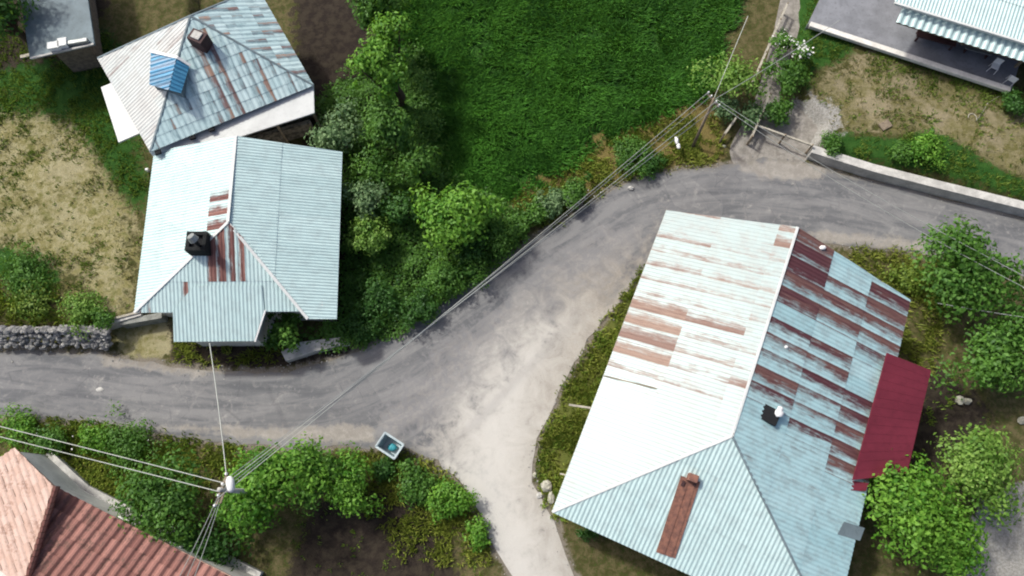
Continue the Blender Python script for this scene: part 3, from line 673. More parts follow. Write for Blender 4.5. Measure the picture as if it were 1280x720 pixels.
tl2, _ = slope('roof_slope', th_, M['tile_red'], [(72,610,3.0),(300,728,3.0),(225,790,4.2),(28,735,4.6)], period=.44, amp=.085, sw=.44, sl=.85, lap=.07, rvar=0, jit=.035)
mb = MB(); a_, b_ = tl1[2], tl1[3]
for k in range(17):
    c0 = a_.lerp(b_, k/17)+Vector((.15, .0, .08)); c1 = a_.lerp(b_, (k+.92)/17)+Vector((.15, 0, .06)); mb.tube([c0, c1], [.17, .13], 7)
mb.build('ridge_tiles', M['tile_red'], th_)
wp = [tuple(P(*q))[:2] for q in ((18,564,2.95),(70,612,2.95),(300,728,2.95),(225,790,2.95),(-95,700,2.95),(-95,640,2.95))]
wp = [wp[0], wp[1], wp[2], wp[3], wp[4], wp[5]]
MB().prism(wp, 0, 2.88).build('wall', M['plaster'], th_)
mbp = MB()
for i in (0, 1): mbp.beam((wp[i][0]+.1, wp[i][1]+.12, .2), (wp[i+1][0]+.1, wp[i+1][1]+.12, .2), .3, .5)
mbp.build('plinth', M['concrete'], th_)
for s in (.35, .6): window(th_, wp[1], wp[2], s, .9, 1.1, 1.1, out=-1)
for i in (0, 1): MB().beam(Vector((*wp[i], 2.97)), Vector((*wp[i+1], 2.97)), .18, .12).build('eave_edge', M['tile_pink'], th_)

# ---- grey-roofed building top left
gb = thing('outbuilding', G(80, 20), 'low grey-roofed outbuilding at the top left corner', 'outbuilding')
gp = [P(*q) for q in ((37,73,4.0),(118,55,4.0),(100,-70,4.0),(14,-70,4.0))]
MB().prism([(p.x, p.y) for p in gp], 3.85, 4.0).build('roof', M['roof_grey'], gb, bevel=.02)
gw = inset([(p.x, p.y) for p in gp], .9); MB().prism(gw, 0, 3.85).build('wall', M['timber'], gb)
MB().beam(P(38,73,4.03), P(117,55,4.03), .12, .08).build('fascia', M['concrete'], gb)
window(gb, gw[2], gw[3], .5, 1.0, 1.0, 1.0, out=-1)
def crate(px, py, z, label, sz=(.55, .42, .3)):
    q = P(px, py, z); o = thing('white_box', (q.x, q.y, 4.0), label, 'box', 'boxes on the grey roof')
    mb = MB().box((q.x, q.y, 4.02+sz[2]/2), (sz[0], sz[1], sz[2]), math.radians(12)); mb.build('casing', M['white_plastic'], o, bevel=.03)
    MB().box((q.x, q.y, 4.035+sz[2]), (sz[0]*1.06, sz[1]*1.08, .05), math.radians(12)).build('lid', M['awning_white'], o, bevel=.015)
crate(68, 58, 4.2, 'white box on the grey roof nearest the lawn edge', (.62, .42, .3)); crate(79, 54, 4.2, 'white box on the grey roof, right beside the larger one', (.48, .5, .3))
q = P(96, 52, 4.2); o = thing('roof_pipe', (q.x, q.y, 4.0), 'long grey duct lying on the grey roof near its right end', 'duct'); MB().beam(q+Vector((-.6, -.12, -.05)), q+Vector((.6, .12, -.05)), .28, .24).build('casing', M['grey_metal'], o, bevel=.05)
q = G(33, 71); o = MB().box((q.x, q.y, q.z+.08), (.6, .22, .12), math.radians(15)).build('plank', M['pale_timber'], bevel=.01); tag(solo(o, (q.x, q.y, q.z)), 'short pale plank lying by the corner of the grey-roofed outbuilding', 'plank')

# ---- top right house with terrace
hr = thing('house', G(1200, 30), 'house with ribbed pale roof and grey terrace in the top right corner', 'house')
tz = .95
tp = [P(*q) for q in ((1010,30,tz),(1264,113,tz),(1300,0,tz),(1060,-75,tz))]
MB().prism([(p.x, p.y) for p in tp], 0, tz).build('terrace', M['slab'], hr)
MB().beam(P(1012,31,tz+.12), P(1262,113,tz+.12), .36, .24).build('parapet', M['plaster'], hr, bevel=.02)
slope('roof_slope', hr, M['roof_house'], [(1120,28,3.3),(1340,96,3.3),(1352,74,3.7),(1130,5,3.7)], period=.42, amp=.09, sw=.42, sl=3, lap=0, rvar=.05, uoff=.1)
slope('roof_slope', hr, M['roof_house'], [(1118,2,3.95),(1345,72,3.95),(1400,-60,5.2),(1180,-130,5.2)], period=.2, rvar=.04, sw=.8, sl=2)
MB().beam(P(1118,4,3.95), P(1345,74,3.95), .14, .14).build('gutter', M['awning_white'], hr)
rw = [P(*q) for q in ((1128,20,tz),(1345,92,tz),(1400,-60,tz),(1180,-130,tz))]
MB().prism([(p.x, p.y) for p in rw], 0.5, 3.25).build('wall', M['brown'], hr)
for s in (.3, .6): window(hr, (rw[0].x, rw[0].y), (rw[1].x, rw[1].y), s, 1.1, 2.0, .9, out=1)
for x, y in ((1196,64), (1262,92)):
    q = P(x, y, tz); MB().box((q.x, q.y+.1, 2.4), (.14, .14, 1.8), -.3).build('roof_post', M['timber'], hr)
def rot_local(px, py, z, a): 
    q = P(px, py, z); X = Vector((math.cos(a), math.sin(a), 0)); Y = Vector((-math.sin(a), math.cos(a), 0)); return q, X, Y
q, X, Y = rot_local(1166, 52, tz, -.32)
o = thing('bench', (q.x, q.y, tz), 'dark brown wooden bench standing on the grey terrace', 'bench')
MB().box(q+Vector((0, 0, .45)), (2.4, .7, .08), -.32).build('seat', M['brown'], o, bevel=.01); MB().box(q+Y*.36+Vector((0, 0, .8)), (2.4, .08, .6), -.32).build('backrest', M['brown'], o, bevel=.01)
for a_, b_ in ((-1, -1), (1, -1), (1, 1), (-1, 1)): MB().box(q+X*(a_*1.05)+Y*(b_*.28)+Vector((0, 0, .21)), (.1, .1, .42), -.32).build('leg', M['brown'], o)
q, X, Y = rot_local(1218, 68, tz, -.32)
o = thing('bench', (q.x, q.y, tz), 'narrow grey plank bench on the terrace beside the dark brown bench', 'bench')
MB().box(q+Vector((0, 0, .42)), (1.6, .3, .06), -.32).build('seat', M['grey_metal'], o, bevel=.01)
for a_ in (-.65, .65): MB().box(q+X*a_+Vector((0, 0, .2)), (.06, .26, .4), -.32).build('leg', M['brown'], o)
def chair(px, py, a, label):
    q, X, Y = rot_local(px, py, tz+.4, a); q.z = tz
    o = thing('plastic_chair', q, label, 'chair', 'white plastic chairs on the terrace')
    MB().box(q+Vector((0, 0, .43)), (.46, .44, .04), a).build('seat', M['white_plastic'], o, bevel=.015)
    MB().box(q+Y*.22+Vector((0, 0, .66)), (.44, .04, .44), a).build('backrest', M['white_plastic'], o, bevel=.015)
    for a_, b_ in ((-1, -1), (1, -1), (1, 1), (-1, 1)): MB().tube([q+X*(a_*.2)+Y*(b_*.19)+Vector((0, 0, .42)), q+X*(a_*.23)+Y*(b_*.22)], .022, 6).build('leg', M['white_plastic'], o)
chair(1244, 83, -.5, 'white plastic chair on the terrace under the edge of the ribbed roof'); chair(1265, 99, 2.5, 'white plastic chair at the very corner of the terrace by the parapet end')

# ------------------------------------------------------------------ walls, slabs, fences
def stones(name, pts, n, w, hgt, size, label, seed=1, base=0.0):
    R = random.Random(seed); mb = MB(); lc = []
    for k in range(n):
        t_ = R.random()*(len(pts)-1); i = min(int(t_), len(pts)-2); q = pts[i].lerp(pts[i+1], t_-i); e = (pts[i+1]-pts[i]).normalized(); nn = Vector((-e.y, e.x, 0))
        s = R.random(); r = size*R.uniform(.55, 1.35); zz = base+hgt*(s if R.random() < .6 else 1)
        f0 = len(mb.f); mb.blob(q+nn*((zz/hgt-.5)*w+R.uniform(-.12, .12))+Vector((0, 0, zz)), r, R.random(), (1, .85, .7), 6, 4); lc += [R.random()]*(len(mb.f)-f0)
    o = mb.build(name, M['stone'], lc=lc); return tag(solo(o, (pts[0].x, pts[0].y, 0)), label, 'stone wall')
sp = [P(x, y, .4) for x, y in ((-120,424),(0,424),(50,425),(90,424),(120,424),(142,428))]
stones('stone_wall', sp, 900, .75, .85, .14, 'rubble stone retaining wall between the dry lawn and the road', 2)
def wallseg(name, px, z0, z1, w, mat, label, cat, bev=.02):
    pts = [P(x, y, z1) for x, y in px]; mb = MB()
    for a_, b_ in zip(pts[:-1], pts[1:]):
        e = (b_-a_).normalized()*.02; nn = Vector((-e.y, e.x, 0)).normalized()*(w/2)
        mb.prism([((a_-e+nn).x, (a_-e+nn).y), ((b_+e+nn).x, (b_+e+nn).y), ((b_+e-nn).x, (b_+e-nn).y), ((a_-e-nn).x, (a_-e-nn).y)], z0, z1-.004*(len(mb.f) % 4))
    o = mb.build(name, mat, bevel=bev); return tag(solo(o, (pts[0].x, pts[0].y, z0)), label, cat)
wallseg('retaining_wall', [(1016,186),(1090,209),(1180,232),(1290,259),(1440,298)], -.1, .85, .52, M['concrete'], 'long pale concrete retaining wall between the road and the right-hand lawn', 'wall')
cw = thing('garden_wall', G(160, 400), 'low whitewashed garden wall joining the stone wall to the pale house', 'wall')
MB().beam(P(124,406,1.0)-Vector((0,0,.45)), P(176,391,1.0)-Vector((0,0,.45)), .3, .9).build('wall', M['concrete'], cw, bevel=.02)
MB().beam(P(150,403,.9)-Vector((0,0,.4)), P(202,394,.9)-Vector((0,0,.4)), .34, .8).build('buttress', M['rough_conc'], cw, bevel=.02)
mb = MB(); q0, q1 = P(124,403,1.05), P(178,389,1.05)
MB().beam(q0, q1, .12, .08).build('coping', M['pale_timber'], cw)
o = MB().prism([tuple(P(x, y, .35))[:2] for x, y in ((352,440),(376,428),(432,421),(438,430),(395,440),(358,452))], -.05, .5).build('concrete_ledge', M['concrete'], bevel=.04)
tag(solo(o, G(395, 437)), 'broken concrete ledge beside the road below the pale house', 'ledge')

def fence(name, px, z, label, group='wooden fences by the footpath', rails=(.95, .5), r=.06, posts=4, mat='pale_timber'):
    a_, b_ = P(px[0][0], px[0][1], z), P(px[1][0], px[1][1], z)
    o = thing(name, (a_.x, a_.y, 0), label, 'fence', group)
    for rr in rails: MB().beam(Vector((a_.x, a_.y, rr)), Vector((b_.x, b_.y, rr+.04)), .11, .09).build('rail', M[mat], o)
    for k in range(posts):
        c0 = a_.lerp(b_, k/(posts-1)); g0 = hz(c0.x, c0.y); MB().tube([(c0.x, c0.y, g0-.2), (c0.x+.02, c0.y, max(rails)+.12)], [.07, .055], 7).build('post', M['timber'], o)
fence('wooden_fence', ((939,108),(984,5)), .95, 'long pale wooden fence along the left edge of the footpath', posts=6)
fence('wooden_fence', ((905,168),(921,146)), .95, 'short wooden fence piece near the gravel patch by the road', posts=2)
fence('wooden_fence', ((940,171),(962,118)), .95, 'wooden fence piece on the right of the grey brush, below the white-flowered shrub', posts=3)
fence('wooden_barrier', ((947,157),(1015,182)), 1.0, 'wooden rail barrier reaching to the end of the pale concrete wall', None, rails=(1.0,), posts=3)

# ------------------------------------------------------------------ poles and cables
def cable(a, b, sag, r, label, mat='cable', group=None, n=24):
    pts = [a.lerp(b, k/n)-Vector((0, 0, sag*4*(k/n)*(1-k/n))) for k in range(n+1)]
    o = MB().tube(pts, r, 5).build('overhead_cable', M[mat]); return tag(solo(o, a), label, 'cable', group)
pt = P(276, 612, 6.4)
pl = thing('utility_pole', (pt.x, pt.y, hz(pt.x, pt.y)), 'grey utility pole with crossarm and white street lamp among the bushes', 'utility pole')
MB().tube([(pt.x, pt.y, -.2), (pt.x, pt.y, 6.6)], [.15, .10], 10).build('shaft', M['concrete'], pl, smooth=True)
arm_d = Vector((-.25, -.97, 0)).normalized()
MB().beam(Vector((pt.x, pt.y, 6.3))-arm_d*.75, Vector((pt.x, pt.y, 6.3))+arm_d*.75, .12, .10).build('crossarm', M['timber'], pl)
MB().beam(Vector((pt.x, pt.y, 5.9))-arm_d*.6, Vector((pt.x, pt.y, 5.9))+arm_d*.6, .10, .08).build('crossarm', M['timber'], pl)
for k in (-.7, -.25, .25, .7):
    q = Vector((pt.x, pt.y, 6.35))+arm_d*k; MB().tube([q, q+Vector((0, 0, .1)), q+Vector((0, 0, .18))], [.06, .075, .04], 8).build('insulator', M['white_plastic'], pl)
lh = P(288, 605, 6.5); MB().tube([(pt.x, pt.y, 6.2), Vector((pt.x, pt.y, 6.45)).lerp(lh, .6), lh], .035, 7).build('lamp_arm', M['grey_metal'], pl)
ld = (lh-Vector((pt.x, pt.y, 6.5))).normalized(); ll = Vector((-.25, 1, 0)).normalized()
MB().tube([lh-ll*.36, lh-ll*.25, lh+ll*.15, lh+ll*.34], [.06, .17, .19, .08], 10).build('lamp_head', M['white_plastic'], pl, smooth=True)
pb = P(892, 124, 3.7); pg = G(865, 186)
pl2 = thing('utility_pole', pg, 'slim leaning wooden utility pole at the field corner beside the light green sapling', 'utility pole')
MB().tube([pg-Vector((0, 0, .2)), pb+Vector((0, 0, .1))], [.10, .07], 9).build('shaft', M['timber'], pl2, smooth=True)
MB().beam(Vector((pb.x-.3, pb.y+.45, 3.6)), Vector((pb.x+.3, pb.y-.45, 3.6)), .1, .09).build('crossarm', M['timber'], pl2)
for k in (-.9, -.4, .4, .9):
    q = Vector((pb.x-.3*k, pb.y+.45*k, 3.66)); MB().tube([q, q+Vector((0, 0, .16))], [.06, .04], 8).build('insulator', M['white_plastic'], pl2)
gn = 'cables over the road between the two poles'
for i, (k, j) in enumerate(((-.7, -.9), (-.25, -.4), (.25, .4), (.7, .9))):
    a_ = Vector((pt.x, pt.y, 6.5))+arm_d*(k*.55)+Vector((.05, 0, 0)); b_ = Vector((pb.x-.3*j, pb.y+.45*j, 3.8)); cable(a_, b_, .28+.05*i, .017 if i % 2 else .013, 'pale overhead cable in the bundle crossing the road between the two poles', 'cable' if i % 2 else 'cable_dark', gn)
cable(pt+arm_d*-.3, P(-60, 518, 6.2), .15, .024, 'upper of the two thick cables from the lamp pole towards the left edge'); cable(pt+arm_d*.1, P(-60, 531, 6.2), .15, .024, 'lower of the two thick cables from the lamp pole towards the left edge')
cable(P(284,603,6.45), P(262,429,3.15), .1, .026, 'pale service cable from the lamp pole across the road to the house porch roof')
for i in range(3):
    cable(pt+arm_d*(.2+.22*i)+Vector((.08*i, 0, 0)), P(212+11*i, 745, 6.2), .1, .018, 'thin grey cable running down past the tiled house from the lamp pole', 'cable', 'three cables at the bottom edge')
for i in range(2): cable(Vector((pb.x+.1, pb.y-.2*i, 3.75)), P(1345, 378+14*i, 5.2), .5+.25*i, .016, 'thin overhead cable from the field pole over the road bend to the right edge', 'cable', 'cables leaving the field pole to the right')
cable(P(1172,379,2.6), P(1345,406,4.5), .1, .024, 'single pale cable crossing between the two trees at the right edge')
cable(Vector((pb.x, pb.y, 3.7)), P(935, 20, 4.5), .1, .018, 'thin cable running up from the field pole over the sapling'); cable(Vector((pb.x, pb.y, 3.6)), P(1050, 25, 4.6), .25, .018, 'thin cable from the field pole across the footpath to the terrace house')

# ------------------------------------------------------------------ small things
bc = P(487, 557, 1.0); ba = math.radians(-32)
bn_ = thing('waste_bin', (bc.x, bc.y, .02), 'open-topped grey steel waste bin at the edge of the road', 'waste bin')
X = Vector((math.cos(ba), math.sin(ba), 0)); Y = Vector((-math.sin(ba), math.cos(ba), 0)); Z = Vector((0, 0, 1)); b0 = Vector((bc.x, bc.y, 0))
def taper(hw, hd, z): return [b0+X*(a*hw)+Y*(b*hd)+Z*z for a, b in ((-1, -1), (1, -1), (1, 1), (-1, 1))]
o1_, o2_, i2_, i1_ = taper(.48, .34, .1), taper(.60, .44, 1.0), taper(.53, .37, 1.0), taper(.42, .28, .2)
vs = o1_+o2_+i2_+i1_; fs = [(3, 2, 1, 0), (12, 13, 14, 15)]
for base in (0, 4, 8):
    for k in range(4): fs.append((base+k, base+(k+1) % 4, base+4+(k+1) % 4, base+4+k))
MB().add(vs, fs).build('body', M['bin'], bn_)
mb = MB(); t_ = taper(.60, .44, 1.0)
for k in range(4): mb.beam(t_[k], t_[(k+1) % 4], .07, .06)
mb.build('rim', M['bin'], bn_)
for a, b in ((-1, -1), (1, -1), (1, 1), (-1, 1)): MB().tube([b0+X*(a*.4)+Y*(b*.3-.03)+Z*.06, b0+X*(a*.4)+Y*(b*.3+.03)+Z*.06], .06, 8).build('wheel', M['dark'], bn_)
wb = tag(MB().blob(b0+Z*.38+X*.05-Y*.02, .26, 4, (1, .8, .6), 8, 6).build('rubbish_bag', M['teal'], smooth=True), 'teal plastic rubbish bag lying inside the open waste bin', 'bag'); solo(wb, b0+Z*.2)
def blobthing(name, px, py, r, mat, label, cat, sq=(1, .8, .6), seed=1, group=None):
    q = G(px, py); o = MB().blob(q+Vector((0, 0, r*sq[2]*.8)), r, seed, sq, 9, 6).build(name, M[mat], lc=None, smooth=False); return tag(solo(o, q), label, cat, group)
q = G(842, 187); mb = MB().blob(q+Vector((0, .15, .9)), .22, 5, (.6, 1.2, .5), 8, 6); mb.blob(q+Vector((.1, -.2, .85)), .16, 8, (.8, 1.3, .5), 8, 6)
tag(solo(mb.build('plastic_bag', M['white_plastic'], smooth=True), q), 'torn white plastic bag caught in the weeds above the road', 'bag')
blobthing('rock', 683, 608, .30, 'pale_rock', 'largest pale rock by the dirt track near the barn corner', 'rock', (1, 1, .7), 3)
blobthing('rock', 689, 622, .26, 'pale_rock', 'long pale rock between the large rock and the barn corner', 'rock', (.7, 1.3, .6), 6)
blobthing('rock', 674, 619, .17, 'concrete', 'small flat rock on the dirt track side of the pale rocks', 'rock', (1, 1, .5), 9)
blobthing('rock', 668, 594, .14, 'pale_rock', 'small pale rock above the rock pile, beside the green verge', 'rock', (1, 1, .5), 12)
blobthing('rock', 1198, 501, .26, 'pale_rock', 'round white rock on the bare soil under the dark tree, left of its pair', 'rock', (1, 1, .6), 13)
blobthing('rock', 1208, 502, .22, 'pale_rock', 'oblong white rock on the bare soil under the dark tree, right of its pair', 'rock', (1.1, .8, .6), 14)
blobthing('rock', 1277, 526, .25, 'pale_rock', 'white rock at the right edge below the dark tree', 'rock', (1.2, .8, .6), 15)
blobthing('rock', 905, 183, .10, 'pale_rock', 'small white rock at the roadside by the short fence piece', 'rock', (1, 1, .6), 16)
blobthing('rock', 497, 573, .09, 'concrete', 'small stone at the foot of the waste bin', 'rock', (1, 1, .6), 17)
blobthing('rock', 125, 487, .13, 'concrete', 'pale flat stone lying on the left stretch of road', 'rock', (1.6, .9, .3), 18)
blobthing('rock', 788, 236, .18, 'concrete', 'grey rock at the outer edge of the road bend beneath the weeds', 'rock', (1, .8, .6), 20)
q = G(1106, 157); tag(solo(MB().box(q+Vector((0, 0, .06)), (.7, .5, .1), .5).build('board', M['timber'], bevel=.01), q), 'small square wooden board lying on the dry right-hand lawn', 'board')
q = G(186, 214); tag(solo(MB().box(q+Vector((0, 0, .15)), (.2, .16, .3), .3).build('bucket', M['white_plastic'], bevel=.05), q), 'small white container on the lawn beside the corner of the pale house', 'container')
q0 = G(1215, 148); q1 = G(1250, 120); mb = MB().tube([q0+Vector((-.25*math.cos(a*.4), .3*math.sin(a*.4), .05)) for a in range(11)]+[q0.lerp(q1, .25)+Vector((.1, -.1, .06)), q0.lerp(q1, .6)+Vector((-.08, .1, .06)), q1+Vector((0, 0, .05))], .028, 6)
tag(solo(mb.build('garden_hose', M['pale_timber'], smooth=True), q0), 'pale garden hose lying curled on the grass below the terrace', 'hose')
q0, q1 = G(62, 165, .25), G(122, 104, .3)

# ------------------------------------------------------------------ plants
def leaf_quads(C, N, size, asp=.55):
    """C centres, N normals -> diamond leaves"""
    n = len(C); r = RNG.normal(size=(n, 3)); T = np.cross(N, r); T /= np.linalg.norm(T, axis=1, keepdims=True)+1e-9; B = np.cross(N, T)
    s = size*RNG.uniform(.6, 1.35, (n, 1)); a = T*s; b = B*s*asp
    bend = N*s*.18
    V = np.stack([C-a-bend, C-b*1.0+bend*.5, C+a-bend, C+b+bend*.5], 1).reshape(-1, 3)
    return V, np.arange(4*n).reshape(n, 4)
def crown(c, rx, ry, rz, nleaf, size, ncl, spread=.66, clr=.34, up=.5, asp=.55, spiky=0.0, floor=None):
    """leaf clumps through an irregular ellipsoid"""
    d = RNG.normal(size=(ncl, 3)); d /= np.linalg.norm(d, axis=1, keepdims=True); d[:, 2] = np.abs(d[:, 2])*.9-.15
    ph = np.arctan2(d[:, 1], d[:, 0]); q_ = RNG.uniform(0, 6.28, 3); rad = spread*RNG.uniform(.45, 1.3, (ncl, 1))*(1+.24*np.sin(2*ph+q_[0])+.18*np.sin(3*ph+q_[1])+.12*np.sin(5*ph+q_[2]))[:, None]; cc = d*rad*np.array([rx, ry, rz])
    cr = clr*RNG.uniform(.5, 1.35, ncl)*min(rx, ry)
    k = RNG.choice(ncl, nleaf, p=(cr**2)/np.sum(cr**2)); e = RNG.normal(size=(nleaf, 3)); e /= np.linalg.norm(e, axis=1, keepdims=True)
    rr = cr[k][:, None]*RNG.uniform(.35, 1.15, (nleaf, 1))*(1+spiky*RNG.random((nleaf, 1))**3)
    Pn = cc[k]+e*rr*np.array([1, 1, .85]); N = e*.7+d[k]*.3+np.array([0, 0, up])+RNG.normal(size=(nleaf, 3))*.45; N /= np.linalg.norm(N, axis=1, keepdims=True)
    C = np.array(c)+Pn
    if floor is not None: C[:, 2] = np.maximum(C[:, 2], floor+.03+.1*RNG.random(nleaf))
    V, Fv = leaf_quads(C, N, size, asp); lc = np.clip(.5+.22*RNG.normal(size=ncl)[k]+.22*RNG.normal(size=nleaf), 0, 1)
    return V, Fv, lc, np.array(c)+cc
def tree(px, py, rpx, hgt, mat, label, cat='tree', name='tree', group=None, leaf=.13, dens=1.0, ncl=22, oval=1.0, spiky=0.0, blossom=0, rz=None, base=None):
    gsd = .0455
    zc = hgt*.62; q = P(px, py, 0); g0 = hz(q.x, q.y) if base is None else base; c = P(px, py, g0+zc); g0 = hz(c.x, c.y) if base is None else base
    r = rpx*gsd*(1-zc/H)*1.17; ncl = int(ncl*1.5); dens = dens*1.25; rx = r*oval; ry = r/oval; rzz = rz or hgt*.42
    nl = int(dens*260*(rx*ry+r*rzz)*(.13/leaf)**1.6)+250
    o = thing(name, (c.x, c.y, g0), label, cat, group)
    V, Fv, lc, cc = crown(c, rx, ry, rzz, nl, leaf, ncl, spiky=spiky, floor=g0)
    tr = hgt > 2.2
    npmesh('crown' if tr else 'foliage', V, Fv, M[mat], o, lc)
    mb = MB(); w = .045*hgt if tr else .03; top = Vector((c.x, c.y, g0+zc*.75)); bs_ = Vector((c.x+.05*hgt*.3, c.y, g0-.1))
    mb.tube([bs_, bs_.lerp(top, .5)+Vector((.04*hgt, -.02*hgt, 0)), top], [w, w*.75, w*.45], 7)
    for k in range(0, len(cc), 2 if tr else 3):
        e = Vector(cc[k]); s = bs_.lerp(top, random.uniform(.45, 1)); mb.tube([s, s.lerp(e, .5)+Vector((0, 0, -.08*hgt*.5)), e], [w*.4, w*.25, w*.08], 5)
    mb.build('trunk' if tr else 'stem', M['bark'], o)
    if blossom:
        n = blossom; idx = RNG.choice(len(V)//4, n); C = V.reshape(-1, 4, 3)[idx].mean(1)+np.array([0, 0, .06]); NN = np.tile([0, 0, 1.0], (n, 1))+RNG.normal(size=(n, 3))*.3; NN /= np.linalg.norm(NN, axis=1, keepdims=True)
        V2, F2 = leaf_quads(C, NN, .085, .9); npmesh('blossom', V2, F2, M['flower'], o)
    return o
g1 = 'trees beside the pale house'
tree(484, 80, 44, 7.5, 'lf_bright', 'tall bright green tree at the top, between the houses and the field', leaf=.12, ncl=30, oval=.85, group=g1)
tree(470, 5, 40, 7.0, 'lf_mid', 'green tree at the top edge above the tall bright tree', leaf=.12, group=g1)
tree(424, 166, 33, 3.6, 'lf_grey', 'pale grey-green tree at the corner where the two metal-roofed houses meet', leaf=.11, group=g1)
tree(487, 160, 35, 4.8, 'lf_mid', 'mid green tree directly under the tall bright tree', leaf=.11, group=g1)
tree(520, 203, 32, 3.4, 'lf_mid', 'loose sparse green tree left of the lush field edge', leaf=.10, dens=.55, group=g1)
tree(468, 210, 28, 3.0, 'lf_mid', 'dark loose tree in the middle of the tree group beside the pale house', leaf=.10, dens=.7, group=g1)
tree(458, 247, 27, 3.2, 'lf_grey', 'grey-green leafy tree right of the pale house roof, above the small pale one', leaf=.10, group=g1)
tree(460, 298, 27, 2.8, 'lf_yellow', 'small pale green tree touching the right side of the pale house', leaf=.10, group=g1)
tree(505, 262, 26, 2.6, 'lf_dark', 'dark shrub left of the round bright tree', 'shrub', 'shrub', leaf=.10, dens=.7, group=g1)
tree(571, 268, 46, 4.2, 'lf_bright', 'round bright green tree standing alone above the roadside undergrowth', leaf=.13, ncl=34, dens=1.3, group=g1)
g2 = 'dark shrubs along the outer side of the road'
for i, (x, y, r, h_, m, lb) in enumerate([(612,292,30,1.8,'lf_mid','dark green shrub to the right of the round bright tree'), (562,345,30,1.6,'lf_mid','dark green shrub just below the round bright tree'),
  (470,372,34,1.4,'lf_dark','low dark shrub below the small pale tree beside the pale house'), (525,385,28,1.2,'lf_dark','low dark shrub at the roadside between the ledge and the round bright tree'),
  (455,408,26,1.0,'lf_dark','low dark shrub at the right end of the broken concrete ledge'), (588,318,24,1.4,'lf_dark','small dark shrub tucked between the round bright tree and the road'),
  (640,285,22,1.1,'lf_mid','small shrub at the lower end of the leafy hedge')]):
    tree(x, y, r, h_, m, lb, 'shrub', 'shrub', leaf=.085, dens=.8, ncl=18, group=g2)
tree(353, 416, 27, 2.2, 'lf_mid', 'leafy vine-like shrub growing against the front of the pale house', 'shrub', 'shrub', leaf=.12, dens=.9, ncl=14)
g3 = 'leafy hedge shrubs on the roadside slope'
for (x, y, r, lb) in [(668,266,20,'leafy hedge shrub at the lower left end of the hedge'), (693,252,22,'leafy hedge shrub second from the lower left end of the hedge'), (720,240,20,'leafy hedge shrub at the upper right end of the hedge, near the brown weeds')]:
    tree(x, y, r, 1.2, 'lf_grey' if x == 693 else 'lf_mid', lb, 'shrub', 'shrub', leaf=.09, dens=1.3, ncl=16, group=g3)
tree(790, 192, 26, 1.1, 'lf_mid', 'green weed clump where the cables reach the brown slope', 'shrub', 'shrub', leaf=.08)
tree(815, 205, 18, .8, 'lf_dark', 'dark weed clump at the roadside under the white bag', 'shrub', 'shrub', leaf=.08)
tree(912, 98, 36, 3.2, 'lf_yellow', 'light green feathery sapling beside the slim wooden pole', 'tree', 'sapling', leaf=.11, dens=.7, ncl=20, spiky=.8)
tree(905, 135, 20, 1.6, 'lf_grey', 'pale feathery bush under the light green sapling', 'shrub', 'shrub', leaf=.10, dens=.6, spiky=.6)
tree(984, 90, 30, 1.9, 'lf_mid', 'dark green shrub covered in white flowers beside the footpath', 'shrub', 'shrub', leaf=.10, blossom=0, oval=.8)
tree(1002, 66, 15, 1.9, 'lf_mid', 'small white-blossomed bush at the top of the footpath shrub', 'shrub', 'shrub', leaf=.09, blossom=150)
tree(978, 52, 16, 1.7, 'lf_mid', 'leafy bush with scattered white blossom over the footpath top', 'shrub', 'shrub', leaf=.09, blossom=50)
tree(944, 145, 20, 1.3, 'lf_grey', 'thin grey-green brush between the wooden fence pieces', 'shrub', 'shrub', leaf=.11, dens=.6, spiky=.8)
tree(974, 140, 22, 1.3, 'lf_mid', 'green bush just above the wooden rail barrier', 'shrub', 'shrub', leaf=.09)
g4 = 'bushes around the lamp pole'
tree(206, 628, 52, 3.6, 'lf_mid', 'large dark green bush between the tiled house and the lamp pole', 'bush', 'bush', leaf=.10, ncl=30, group=g4, dens=1.0)
tree(338, 602, 52, 4.2, 'lf_bright', 'large bright green bush right of the lamp pole', 'bush', 'bush', leaf=.11, ncl=34, oval=1.15, group=g4, dens=1.1)
tree(392, 592, 30, 3.2, 'lf_mid', 'medium green bush joining the bright bush to the round one', 'bush', 'bush', leaf=.10, group=g4)
tree(300, 645, 28, 1.6, 'lf_mid', 'green bush below the lamp head at the bottom of the picture', 'bush', 'bush', leaf=.10, group=g4)
tree(436, 605, 31, 2.8, 'lf_bright', 'round green bush between the bright bush and the waste bin', 'bush', 'bush', leaf=.09, group=g4)
tree(508, 602, 24, .9, 'lf_mid', 'low weedy bush just below the waste bin', 'bush', 'bush', leaf=.09, dens=.7, group=g4)
tree(482, 586, 15, .7, 'lf_dark', 'small dark weed clump touching the waste bin', 'bush', 'bush', leaf=.08, group=g4)
tree(564, 624, 24, 1.3, 'lf_bright', 'small round bush at the edge of the dirt track', 'bush', 'bush', leaf=.08, dens=1.3, group=g4)
tree(598, 668, 16, .9, 'lf_bright', 'small bright weed clump at the bottom beside the dirt track', 'bush', 'bush', leaf=.08, group=g4)
tree(532, 612, 18, .7, 'lf_mid', 'low weeds between the waste bin bush and the small round bush', 'bush', 'bush', leaf=.08, dens=.6, group=g4)
tree(240, 700, 50, 2.2, 'lf_dark', 'dark bush at the bottom edge beside the red tiles', 'bush', 'bush', leaf=.10, group=g4)
g5 = 'weed clumps on the left verge'
for (x, y, r, m, lb) in [(158,554,34,'lf_mid','green weed clump on the verge above the dark bush'), (120,548,20,'lf_bright','small light weed clump on the verge between its two larger neighbours'), (62,548,24,'lf_mid','weed clump on the verge nearest the left cables'), (20,536,24,'lf_bright','weed clump at the far left end of the verge')]:
    tree(x, y, r, .8, m, lb, 'weeds', 'weed_clump', leaf=.075, dens=.8, group=g5)
g6 = 'grass clumps above the stone wall'
